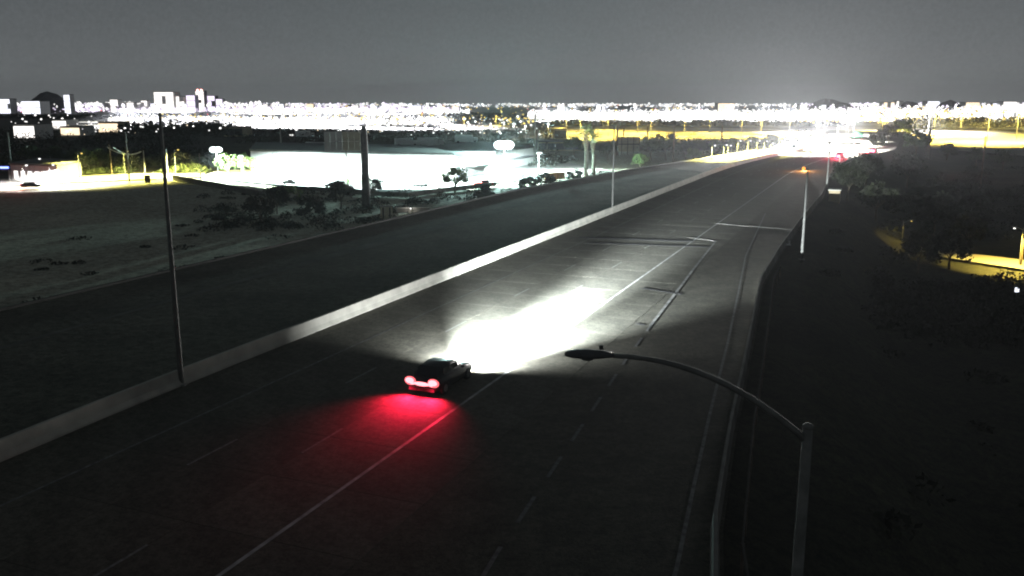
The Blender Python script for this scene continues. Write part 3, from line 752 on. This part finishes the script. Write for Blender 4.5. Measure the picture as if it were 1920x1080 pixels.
# ---- trees one can tell apart
T = tree
T('green', 162, 322, 1.15, 'rounded yellow-green lit tree left of the utility pole')
T('mid', 190, 320, 1.2, 'dim green tree just right of the yellow-green one')
T('mid', 135, 318, 1.1, 'pale green tree behind the right end of the white shop')
T('mid', 60, 312, 1.2, 'low green tree above the roof of the white shop')
T('mid', 100, 310, 1.1, 'low green tree above the right half of the shop roof')
T('green', 428, 330, 1.15, 'teal-lit tree just right of the left floodlight')
T('green', 458, 330, 1.15, 'green tree against the left corner of the storage wall')
T('green', 853, 360, 1.05, 'young teal-lit tree at the front of the white yard')
T('mid_bush', 665, 345, 1.4, 'small teal bush against the white wall left of the column', cat='bush', name='bush')
T('green_bush', 540, 372, 2.0, 'yellow-green bush at the lower end of the bridge parapet', cat='bush', name='bush')
T('mid_bush', 1020, 352, 2.2, 'wide teal-grey bush right of the red truck', cat='bush', name='bush')
T('mid_bush', 990, 354, 1.8, 'teal-grey bush nearest the glare below the brightest floodlight', cat='bush', name='bush')
T('dark_bush', 1078, 335, 1.6, 'green bush directly left of the palm trunks', cat='bush', name='bush')
T('dark', 700, 372, .8, 'dark tree hugging the foot of the tall column')
T('dark', 640, 388, .95, 'dark round tree left of the foot of the tall column')
T('dark', 490, 420, .95, 'dark tree on the verge below the bridge parapet')
T('dark', 520, 400, .9, 'dark tree right beside the end of the bridge parapet')
T('dark_bush', 580, 402, 2.0, 'dark bush between the parapet and the round tree', cat='bush', name='bush')
T('dark_bush', 905, 372, 1.8, 'dark bush below the red truck', cat='bush', name='bush')
for i, (x, y, s, l) in enumerate(((1140, 300, 1.25, 'dark tree just right of the palms'), (1075, 290, 1.3, 'broad dark tree just left of the palm crowns'), (1220, 303, 1.6, 'tall dark tree right of the tan screen'), (1248, 300, 1.7, 'tallest dark tree left of the thin dark pole'),
        (1285, 298, 1.2, 'dark tree right of the thin dark pole'), (1310, 292, 1.1, 'low dark tree behind the lamp posts of the far barrier'), (1200, 318, .9, 'small dark tree below the tan screen'), (1300, 305, .9, 'small dark tree where the lit far carriageway begins'),
        (1340, 285, 1.0, 'dark tree among the lamp posts, leftmost'), (1375, 282, 1.0, 'dark tree among the lamp posts, middle'), (1410, 280, 1.1, 'dark tree among the lamp posts, next to the glare'), (1445, 279, 1.2, 'dark tree beside the white glare on its left'))):
    T('mid' if i < 6 else 'green', x, y, s, l)
for i, (x, y, s, l, k) in enumerate(((1662, 300, 1.3, 'olive tree right of the ramp lamp, tops lit yellow', 'dark'), (1690, 282, 1.5, 'yellow-lit tree at the foot of the freeway glow', 'green'), (1640, 318, 1.0, 'dim olive tree nearest the ramp barrier by the glare', 'dark'), (1715, 312, 1.5, 'dark tree left of the tall pale pole', 'mid'),
        (1775, 300, 1.1, 'dark tree right of the tall pale pole', 'mid'), (1830, 312, 1.1, 'dark tree left of the thin pole near the right edge', 'mid'), (1880, 318, 1.1, 'dark tree at the right edge below the yellow freeway', 'mid'), (1690, 262, 1.6, 'lone tree against the bright white freeway', 'green'),
        (1735, 272, .9, 'small round tree behind the tall pale pole', 'mid'), (1700, 350, 1.4, 'black tree in the scrub behind the abutment', 'dark'), (1620, 380, 1.2, 'black tree beside the abutment', 'dark'), (1585, 430, 1.0, 'dark tree right of the pole at the ramp edge', 'dark'), (1640, 440, 1.1, 'dark tree left of the lit patch of the lower street', 'dark'),
        (1780, 502, .85, 'small tree silhouetted against the yellow lower street', 'dark'), (1812, 470, .9, 'dark tree behind the left end of the yellow lower street', 'dark'), (1750, 440, 1.1, 'dark tree above the lower street', 'dark'), (1720, 510, .9, 'dark tree before the lower street, leftmost', 'dark'))):
    T(k, x, y, s, l)
# scrub nobody could count
cells = []
for _ in range(420):
    x, y = U(1440, 1960), U(300, 640); p = G(x, y, LOW); s_, t_ = st_of(p)
    if t_ < edge_in(s_) + 9 or (y > 446 and y < 530 and x > 1660): continue
    cells.append((gpt(p.x, p.y), U(1.5, 4), U(.8, 2.6), 170))
for _ in range(60):
    t_ = U(4, 45); s_ = U(6, 120); p = P(s_, edge_in(s_) + t_)
    if 104 < p.y < 136 and p.x > 55: continue
    cells.append((gpt(p.x, p.y), U(.8, 2.2), U(.2, .7), 70))
scrub('undergrowth', cells, M_leafd, .22)
cells = []
for _ in range(240):
    x, y = U(380, 1300), U(356, 430); p = G(x, y, LOW); s_, t_ = st_of(p)
    if t_ > edge_out(s_) - 4: continue
    cells.append((gpt(p.x, p.y), U(1.2, 3), U(.5, 1.6), 130))
for _ in range(50):
    t_ = U(6, 60); s_ = U(-10, 150); p = P(s_, edge_out(s_) - t_)
    cells.append((gpt(p.x, p.y), U(.8, 2.4), U(.2, .7), 60))
scrub('weeds', cells, M_leafd, .2)
cells = []
for _ in range(380):                                  # dark belts between the lit places
    x = U(-40, 1500); y = random.choice((U(248, 270), U(262, 322), U(262, 300), U(247, 256)))
    if x > 380 and y > 270 and x < 1010: continue
    if x > 1040 and not (1220 < x and 268 < y < 292) : continue
    p = G(x, y, LOW); k = p.y / 300
    cells.append((gpt(p.x, p.y), U(4, 9) * k, U(1.5, 4.0) * min(k, 1.8), 150))
scrub('treeline', cells, M_leafd, .55)
cells = []
for _ in range(120):
    p = G(U(-40, 385), U(300, 324), LOW); cells.append((gpt(p.x, p.y), U(2, 5), U(1.5, 3.5), 150))
scrub('treeline', cells, M_leaf, .4)
cells = []
for x0, x1, y0, y1, h in ((1040, 1560, 233, 236.5, 5), (-40, 430, 219, 223, 6), (840, 1020, 215, 231, 6), (250, 420, 246, 250, 9), (1700, 1940, 238, 241, 10)):
    for _ in range(int((x1 - x0) / 5)):
        p = G(U(x0, x1), U(y0, y1), LOW); cells.append(((p.x, p.y, LOW), U(8, 18), h * U(.5, 1.2), 90))
scrub('treeline', cells, M_leafd, 1.5)

# ---- far carriageway edge lamps and railing posts by the glare
for i, (x, y, ytop) in enumerate(((1334, 296, 271), (1356, 293, 270), (1364, 291, 271), (1382, 289, 262), (1401, 287, 262), (1418, 285, 262), (1432, 283, 263), (1444, 281, 267), (1460, 280, 262))):
    p = P(*st_of(G(x, y + 3, 0))); q = D(x, ytop, p.y)
    bulb_post('white-lit lamp post on the far barrier, ' + ['leftmost of the row', 'second from the left', 'third from the left, short', 'fourth from the left', 'middle of the row', 'sixth from the left', 'seventh from the left', 'short one next to the glare', 'last one inside the glare'][i],
              (p.x, p.y, -.2), q.z, E_white, 5.0e4 * (1 + i * .3), YG, .30, 'lamp posts along the far barrier', dirn=(1, -.3), arm=.8, r=.16)
for i, (x, y, yt) in enumerate(((1573, 318, 293), (1590, 303, 282), (1595, 301, 286), (1601, 300, 283), (1610, 296, 282))):
    p = G(x, y, 0); q = D(x, yt, p.y)
    pole('pale railing post on the ramp edge by the glare, ' + ['nearest and lowest', 'second along', 'third along', 'fourth along', 'farthest'][i], (p.x, p.y, -.1), q.z, .14, .13, 'railing_post', 'post', M_conc, 'railing posts on the ramp edge')
p = G(1549, 398, -2.5); o = thing('abutment', 'brown concrete block standing at the ramp edge below the curved lamp', 'abutment', (p.x + 1.2, p.y, -6))
MB().box((0, 0, 3.6), (1.7, 2.2, 7.2), -TH).build('block', M_tan, o); MB().box((0, 0, 7.25), (2.0, 2.5, .2), -TH).build('coping', M_conc, o)
p = G(1475, 460, 0); o = thing('drain_marker', 'small pale marker lying by the ramp edge', 'marker', p, .2)
MB().box((0, 0, .08), (.8, .35, .12)).build('plate', M_white, o); MB().box((.3, 0, .28), (.14, .14, .4)).build('post', M_white, o)

# ---- traffic in the glare
def traffic(label, s, t, away, group, hp=0, tp=0, paint=PAINT):
    q = P(s, t); r = P(s + 5, t) - q; rz = math.atan2(-r.x, r.y) + (0 if away else math.pi)
    o = thing('car', label, 'car', (q.x, q.y, .01), rz, group); car_parts(o, paint)
    for s_ in (-1, 1):
        MB().ball((s_ * .66, -.02, .8), (.22, .08, .14), 8, 5).build('tail_light', E_red, o)
        MB().ball((s_ * .64, 4.62, .66), (.22, .1, .16), 8, 5).build('headlight', E_head, o)
        if hp > 4e6 and not away: light('SPOT', o, (s_ * .64, 5.0, .9), hp * .12, W_, .3, (rad(90 - .5), 0, 0), rad(60), 1.0)
        if hp: light('SPOT', o, (s_ * .64, 4.9, .8), hp, W_, .1, (rad(90 - 10), 0, 0), rad(20), .8)
    if tp: light('POINT', o, (0, -.7, .9), tp, (1, .06, .12), .2)
    return o
GR = 'cars in the far glare'
traffic('oncoming car lighting the far carriageway, first of the glare', 330, -42, False, GR, 8e6)
traffic('oncoming car behind the first one in the glare', 372, -46, False, GR, 5e6)
traffic('oncoming car farthest back in the glare', 430, -40, False, GR, 5e6)
traffic('car with red tail lights ahead in the left lane of the glare', 268, -16, True, GR, 8e6, 9e3)
traffic('car with red tail lights ahead in the right lane of the glare', 300, -12, True, GR, 6e6, 8e3, PAINTW)
traffic('car with red tail lights leaving the glare in the distance', 352, -20, True, GR, 6e6, 6e3)
p = D(1507, 316, 205); o = thing('warning_beacon', 'orange beacon on a post at the near end of the glare', 'beacon', (p.x, p.y, 0))
MB().tube([(0, 0, 0), (0, 0, p.z)], .07, 6).build('post', M_steel, o); MB().ball((0, 0, p.z), .42, 8, 6).build('bulb', mat('orange_lamp', None, emit=(1, .35, .05), strength=2), o)
light('POINT', o, (0, -.7, p.z), 3500, (1, .4, .1), .2)
for i, (s, t, h, pw, l) in enumerate(((286, -27, 9, 6, 'street lamp in the white glare, nearest'), (318, -26, 10, 7, 'street lamp in the white glare at the ramp side'), (350, -30, 10, 10, 'street lamp in the white glare at the median'),
        (395, -30, 11, 10, 'street lamp in the white glare before the freeway'), (420, -44, 11, 12, 'street lamp in the white glare, farthest left'), (470, -34, 12, 14, 'street lamp in the white glare, farthest'))):
    q = P(s, t); bulb_post(l, (q.x, q.y, 0), h, E_white, pw * 8e4, W_, 1.3 if i else .8, 'lamps in the white glare', arm=1.5, cone=124)
# green sign gantry
p = D(1610, 252, 330); o = thing('road_sign', 'small dark green sign board against the white freeway glare', 'sign', (p.x, p.y, LOW))
hz = p.z - LOW
MB().box((0, 0, hz), (3.4, .2, 2.0)).build('sign_panel', mat('green_sign_sheet', (.02, .12, .07), .6, .1, 3), o)
for x in (-1.3, 1.3): MB().box((x, .2, hz / 2), (.2, .2, hz)).build('post', M_steel, o)

# ---- freeway lamps on the right, lots in the middle, aprons far off
def tower(label, x, y, h, power, color, mt, bulb, group, z=LOW, name='lamp_mast', cone=160):
    p = G(x, y, z) if not isinstance(x, Vector) else x
    o = thing(name, label, 'lamp mast', (p.x, p.y, LOW), 0, group)
    k = max(.15, p.y / FPX * .5)
    MB().tube([(0, 0, 0), (0, 0, h)], [k, k * .7], 6).build('pole', M_steel, o)
    hd = MB().box((0, 0, h + .2), (bulb * 2.2, bulb * 1.2, bulb * .4)).build('lamp_head', M_lamp, o)
    MB().ball((0, -bulb * .3, h - bulb * .2), (bulb, bulb, bulb * .8), 8, 5).build('bulb', mt, hd)
    light('SPOT', o, (0, -bulb * .3, h - bulb - .4), power, color, .8, DOWN, rad(cone), .12)
    return o
def masts(label, pts, h, power, color, mt, bulb, group, cone=160):
    for i, (x, y) in enumerate(pts): tower(label.format(['nearest the left', 'second', 'third', 'fourth', 'fifth', 'sixth', 'seventh', 'eighth', 'ninth', 'tenth', 'eleventh', 'twelfth'][i]), x, y, h, power * U(.7, 1.4), color, mt, bulb, group, cone=cone)
YF = (1.0, .74, .13)
masts('yellow lamp mast over the right freeway, {} from the left', [(1652, 262), (1700, 255), (1750, 262), (1800, 254), (1850, 268), (1905, 262)], 15, 1.3e6, YF, E_yel, .7, 'yellow lamps over the right freeway')
masts('white lamp mast inside the right freeway glow, {} from the left', [(1600, 255), (1690, 248), (1740, 248), (1545, 250)], 14, 3e6, W_, E_white, 1.4, 'white lamps over the right freeway')
masts('sodium lamp over the yellow storage lots, {} from the left', [(1062, 250), (1088, 260), (1140, 255), (1130, 245), (1195, 250), (1220, 258)], 13, 4e5, YF, E_yel, .6, 'sodium lamps over the storage lots')
masts('sodium lamp over the yellow frontage road, {} from the left', [(1283, 256), (1330, 250), (1390, 258), (1427, 256), (1480, 250)], 13, 4e5, YF, E_yel, .8, 'sodium lamps over the frontage road')
masts('lamp post among shrubs above the storage roofs, {} from the left', [(880, 252), (905, 258), (920, 250), (945, 246), (963, 250), (985, 256), (1028, 250)], 7, 1.4e4, W_, E_white, .8, 'lamp posts above the storage roofs')
masts('floodlight mast over the white airport apron, {} from the left', [(1020, 215), (1075, 222), (1130, 214), (1190, 223), (1250, 214), (1310, 223), (1370, 214), (1430, 223), (1490, 215), (1055, 226), (1275, 227), (1470, 227)], 21, 7e6, (1, .99, 1), E_white, 1.4, 'floodlight masts over the apron', 158)
masts('floodlight mast over the far left apron, {} from the left', [(20, 208), (120, 210), (220, 208), (320, 211), (420, 209), (520, 214), (620, 210), (720, 215), (800, 207), (860, 208)], 24, 8e6, (.98, .94, 1), E_lilac, 2.2, 'floodlight masts over the left apron', 158)
masts('mast over the white lot behind the storage roofs, {} from the left', [(235, 235), (290, 238), (350, 235), (420, 237), (490, 236), (560, 238), (630, 236), (700, 239), (770, 236), (825, 241), (250, 228), (600, 229)], 20, 4e6, (.98, .96, 1), E_cool, 2.2, 'masts over the white lot', 160)
masts('lamp mast over the far right freeway, {} from the left', [(1560, 222), (1620, 226), (1680, 217), (1735, 228), (1790, 218), (1850, 229), (1905, 222)], 20, 6e6, (1, .98, .98), E_white, 1.8, 'masts over the far right freeway', 158)
masts('sodium lamp over the back lane, {} from the left', [(660, 235), (740, 238), (870, 242), (930, 237)], 10, 1.6e5, YF, E_yel, .9, 'sodium lamps over the back lane')
bulb_post('lamp post standing on the lower street at the right edge', G(1911, 497, LOW), 5.0, E_white, 1.6e4, YF, .16, dirn=(-1, 0), cone=128)
bulb_post('second lamp post of the lower street, outside the right edge', G(1960, 512, LOW), 5.5, E_yel, 2.2e4, YF, .2, cone=128)
bulb_post('lamp lighting the small left patch of the lower street', G(1690, 461, LOW), 3.8, E_yel, 900, YF, .12)
p = G(1905, 560, LOW); o = thing('reflector_sign', 'tiny self-lit white reflector sign on the dark slope at the right edge', 'sign', p)
MB().box((0, 0, 1.0), (.45, .06, .5)).build('sign_panel', E_cool, o); MB().box((0, .05, .5), (.08, .08, 1.0)).build('post', M_steel, o)  # panel emits on its own, standing in for reflected light

# ---- skyline
def skyblock(label, x0, x1, ytop, Y, wall_m, rows=0, cols=0, wm=None, name='office_building', group=None, red=False):
    a, b = D(x0, 209, Y), D(x1, 209, Y); z1 = D(x0, ytop, Y).z; dpt = (b.x - a.x) * .8 + 10
    o = building(name, label, [(a.x, Y), (b.x, Y), (b.x, Y + dpt), (a.x, Y + dpt)], z1, wall_m, M_roof, group=group, parapet=1.5)
    if rows:
        w = (b.x - a.x) / cols; h = (z1 - LOW) / rows
        glow_panel = MB().box((0, 0, 0), (w * .95, .6, h * .90)).mesh('window', wm)  # panels nearly fill the wall; their glow stands in for floodlit facades
        for i in range(cols):
            for j in range(rows):
                if R() < .87: part('window', glow_panel, o, (a.x + w * (i + .5), Y - .35, LOW + h * (j + .55)))
    if red:
        for k in (-.2, .25):
            MB().ball(((a.x + b.x) / 2 + (b.x - a.x) * k, Y - 1, z1 + 2.2), (3.2, 3.2, 3.0), 8, 5).build('beacon', emissive('red_beacon', (1, .35, .3), 9), o)
    return o
M_dk = mat('dark_facade', (.10, .09, .11), .8, .2, .1)
skyblock('widest and brightest white tower block of the left skyline', 291, 327, 173, 2400, M_white, 5, 5, E_winwall)
skyblock('white block attached to the right of the brightest tower', 330, 345, 181, 2420, M_white, 3, 2, E_winwall)
skyblock('lilac-white slanted block left of the red-topped tower', 351, 367, 179, 2350, mat('lilac_facade', (.6, .55, .7), .8, .1, .1), 3, 2, E_lilac)
skyblock('tall narrow tower with red beacons on its roof', 369, 384, 171, 2450, M_dk, 7, 3, E_winwall, red=True)
skyblock('dark tower with a pink roof band right of the red beacons', 385, 404, 180, 2480, M_dk, 3, 3, E_lilac)
skyblock('small pale drum-topped block at the right end of the towers', 406, 418, 186, 2400, M_white, 2, 2, E_lilac)
skyblock('low white block at the left of the brightest tower', 266, 277, 189, 2300, M_white, 2, 2, E_winwall)
skyblock('pointed bluish-white hall right of the black hill', 122, 133, 178, 1900, M_white, 3, 2, E_cool)
skyblock('pale low hall left of the black hill', 42, 76, 190, 1850, M_white, 2, 6, E_cool)
skyblock('white block at the far left edge of the skyline', 0, 20, 186, 1950, M_white, 3, 4, E_cool)
skyblock('stepped white block in the left part of the skyline', 208, 222, 187, 2200, M_white, 2, 3, E_winwall)
skyblock('lilac-white block left of centre in the skyline', 196, 206, 194, 2200, M_white, 1, 2, E_lilac)
skyblock('broad low white hall just left of the brightest tower', 226, 258, 193, 2250, M_white, 1, 5, E_winwall)
for i, (x0, x1, yt) in enumerate(((482, 502, 196), (524, 532, 195), (575, 588, 195), (660, 672, 198), (770, 790, 198), (822, 860, 199), (1046, 1064, 196), (1118, 1126, 196), (1346, 1376, 194), (1500, 1512, 197), (1540, 1548, 197), (1656, 1676, 192), (1680, 1692, 190), (1738, 1760, 190), (1810, 1835, 192), (1880, 1905, 191), (1860, 1876, 194))):
    skyblock('low lit block on the horizon, ' + ['first right of the towers', 'second right of the towers', 'third right of the towers', 'fourth, above the storage yard', 'fifth, left of the brightest floodlight', 'sixth, widest left of the floodlight', 'seventh, above the palms', 'eighth, above the median pole', 'ninth, brightest above the lit far carriageway', 'tenth, just left of the dark butte', 'eleventh, in front of the dark butte', 'twelfth, right of the dark butte', 'thirteenth, small one right of the butte', 'fourteenth, left of the dark round hill', 'fifteenth, right of the dark round hill', 'sixteenth, at the right edge', 'seventeenth, beside the right edge one'][i],
             x0, x1, yt, 2300 + 37 * i, M_white, 1, 3, (E_winwall, E_cool, E_warm)[i % 3], group='low lit blocks on the horizon')
# hills
def hill(name, label, prof, Y, depth):
    mb = MB(); n = len(prof); rows = 7
    for j in range(rows):
        a = j / (rows - 1) * math.pi; f = math.sin(a)
        for x, y in prof:
            p = D(x, y, Y); mb.v.append((p.x * (1 + .0 * j) + U(-1, 1) * 3, Y + depth * (j / (rows - 1) - .5), LOW - 2 + max(0, (p.z - LOW + 2)) * (f ** .6 if f > 0 else 0)))
    for j in range(rows - 1):
        for i in range(n - 1): mb.f.append((j * n + i, j * n + i + 1, (j + 1) * n + i + 1, (j + 1) * n + i))
    return mb.build(name, M_rock, kind='structure')
hill('hill', '', [(68, 209), (74, 196), (76, 184), (80, 177), (88, 171), (95, 173), (101, 178), (108, 184), (114, 190), (117, 200), (121, 209)], 2050, 160)
hill('hill', '', [(1518, 207), (1524, 202), (1530, 195), (1537, 189), (1545, 184), (1553, 185), (1560, 188), (1568, 190), (1578, 192), (1588, 194), (1598, 199), (1606, 207)], 3000, 300)
hill('hill', '', [(1764, 209), (1769, 196), (1773, 190), (1781, 187), (1790, 190), (1796, 196), (1800, 209)], 1900, 90)
hill('hill', '', [(1688, 206), (1694, 197), (1702, 190), (1712, 191), (1716, 198), (1722, 206)], 2200, 120)
# the carpet of city lights and added glow over paved areas
def carpet(name, mt, n, xr, yr, r_, zr, skew=1.0, clump=0):
    mb = MB()
    for _ in range(n):
        x = U(*xr); y = yr[0] + (yr[1] - yr[0]) * R() ** skew
        p = G(x, y, LOW); k = p.y / FPX * r_ * U(.5, 1.5)
        mb.blip((p.x, p.y, LOW + U(*zr) + k), k, k * .8)
        if clump and R() < .4:
            for c in range(random.randrange(2, clump)): mb.blip((p.x + U(-8, 8) * k, p.y + U(-60, 60), LOW + U(*zr) + k), k * U(.5, 1.2), k * .8)
    return mb.build(name, mt, kind='stuff')
carpet('apron_glow', E_white, 2600, (990, 1500), (210, 228.2), 1.5, (1, 6), .6)  # added blips: their glow stands in for floodlit apron pavement
carpet('apron_glow', E_white, 500, (1000, 1500), (222, 228.0), 1.7, (1, 4))
carpet('apron_glow', E_lilac, 2200, (-60, 860), (205.5, 213.5), 1.7, (1, 9), .7)
carpet('apron_glow', E_white, 700, (430, 880), (208, 219), 1.7, (1, 6), .7)
carpet('lot_glow', E_yel, 250, (205, 1000), (222, 240), 1.8, (1, 6))  # added blips fill the lot with glow in place of lit paving
carpet('lot_glow', E_white, 1700, (205, 850), (227, 243), 1.7, (1, 6))
carpet('lot_glow', E_cool, 500, (225, 600), (228, 240), 1.9, (1, 5))
carpet('freeway_glow', E_yel, 300, (1500, 1960), (226, 238), 2.0, (1, 6))  # added blips brighten the freeway band in place of lit pavement
carpet('freeway_glow', E_white, 1900, (1500, 1960), (208, 231), 1.8, (1, 7), .8)
carpet('city_lights', E_white, 520, (-60, 1980), (198.0, 204), 1.6, (4, 16), 1.0, 5)
carpet('city_lights', E_cool, 420, (-60, 1980), (197.5, 206), 1.4, (4, 14), 1.0, 4)
carpet('city_lights', E_warm, 300, (-60, 1980), (198.2, 207), 1.3, (3, 12))
carpet('city_lights', E_lilac, 260, (-60, 760), (199, 213), 1.8, (4, 18), 1.0, 4)
carpet('city_lights', E_lilac, 200, (1500, 1980), (199, 216), 2.0, (4, 18), 1.0, 4)
carpet('city_lights', E_white, 300, (1600, 1980), (200, 226), 2.2, (4, 14), 1.0, 4)
carpet('city_lights', E_white, 240, (-60, 500), (200, 214), 2.4, (4, 22), 1.0, 4)
carpet('city_lights', E_yel, 260, (1640, 1980), (205, 236), 2.0, (4, 12))
carpet('city_lights', E_yel, 120, (400, 1500), (203, 238), 1.6, (3, 9))
carpet('city_lights', E_warm, 120, (1700, 1980), (200, 215), 2.0, (4, 14))
carpet('city_lights', E_red, 40, (-60, 1980), (199, 226), 1.2, (3, 12))
carpet('city_lights', E_white, 90, (20, 460), (224, 262), 1.8, (3, 7))
carpet('city_lights', E_white, 90, (540, 1030), (232, 272), 1.8, (3, 7))
carpet('city_lights', E_warm, 70, (20, 1030), (224, 262), 1.2, (2, 6))
# mid-distance sheds behind the dark belt
for i, (x0, x1, y0, h, wm, l) in enumerate(((28, 66, 262, 9, E_winwall, 'white lit shed above the shop at the left edge'), (100, 125, 243, 8, E_winwall, 'gabled lit shed left of centre in the dark belt, first'), (115, 150, 255, 6, E_warm, 'warm-lit shed in the dark belt'), (186, 222, 250, 8, E_warm, 'warm-lit long shed beside the white lot'), (1040, 1062, 262, 6, E_warm, 'brown shed left of the yellow storage lots'), (420, 455, 256, 6, E_winwall, 'small shed in front of the white lot'), (1010, 1090, 283, 4, E_warm, 'long low brown shed behind the back road'))):
    a, b = G(x0, y0, LOW), G(x1, y0, LOW)
    o = building('shed', l, [a, b, b + Vector((0, 22, 0)), a + Vector((0, 22, 0))], LOW + h, M_white if i < 3 else M_tan, M_roof)
    n_ = 5; w = (b.x - a.x) / n_
    for k in range(n_): MB().box((a.x + w * (k + .5), a.y - .2, LOW + h * .5), (w * .96, .3, h * .75)).build('window', wm if i < 4 else M_roof, o)  # glowing panels imitate a floodlit wall on the first sheds

# ---- haze volume, added to give the bright lamps a lens-like bloom
hz_ = MB().box((0, 3500, 77), (13000, 9000, 170)).build('haze', M_dirt, kind='stuff')
hm = bpy.data.materials.new('bloom_haze'); hm.use_nodes = True; hn = hm.node_tree; hn.nodes.clear()
ho = hn.nodes.new('ShaderNodeOutputMaterial'); hv = hn.nodes.new('ShaderNodeVolumePrincipled')
hv.inputs['Color'].default_value = (.86, .90, .95, 1); hv.inputs['Density'].default_value = 0.00007; hv.inputs['Anisotropy'].default_value = .6
hn.links.new(hv.outputs[0], ho.inputs['Volume'])
hz_.data.materials.clear(); hz_.data.materials.append(hm)
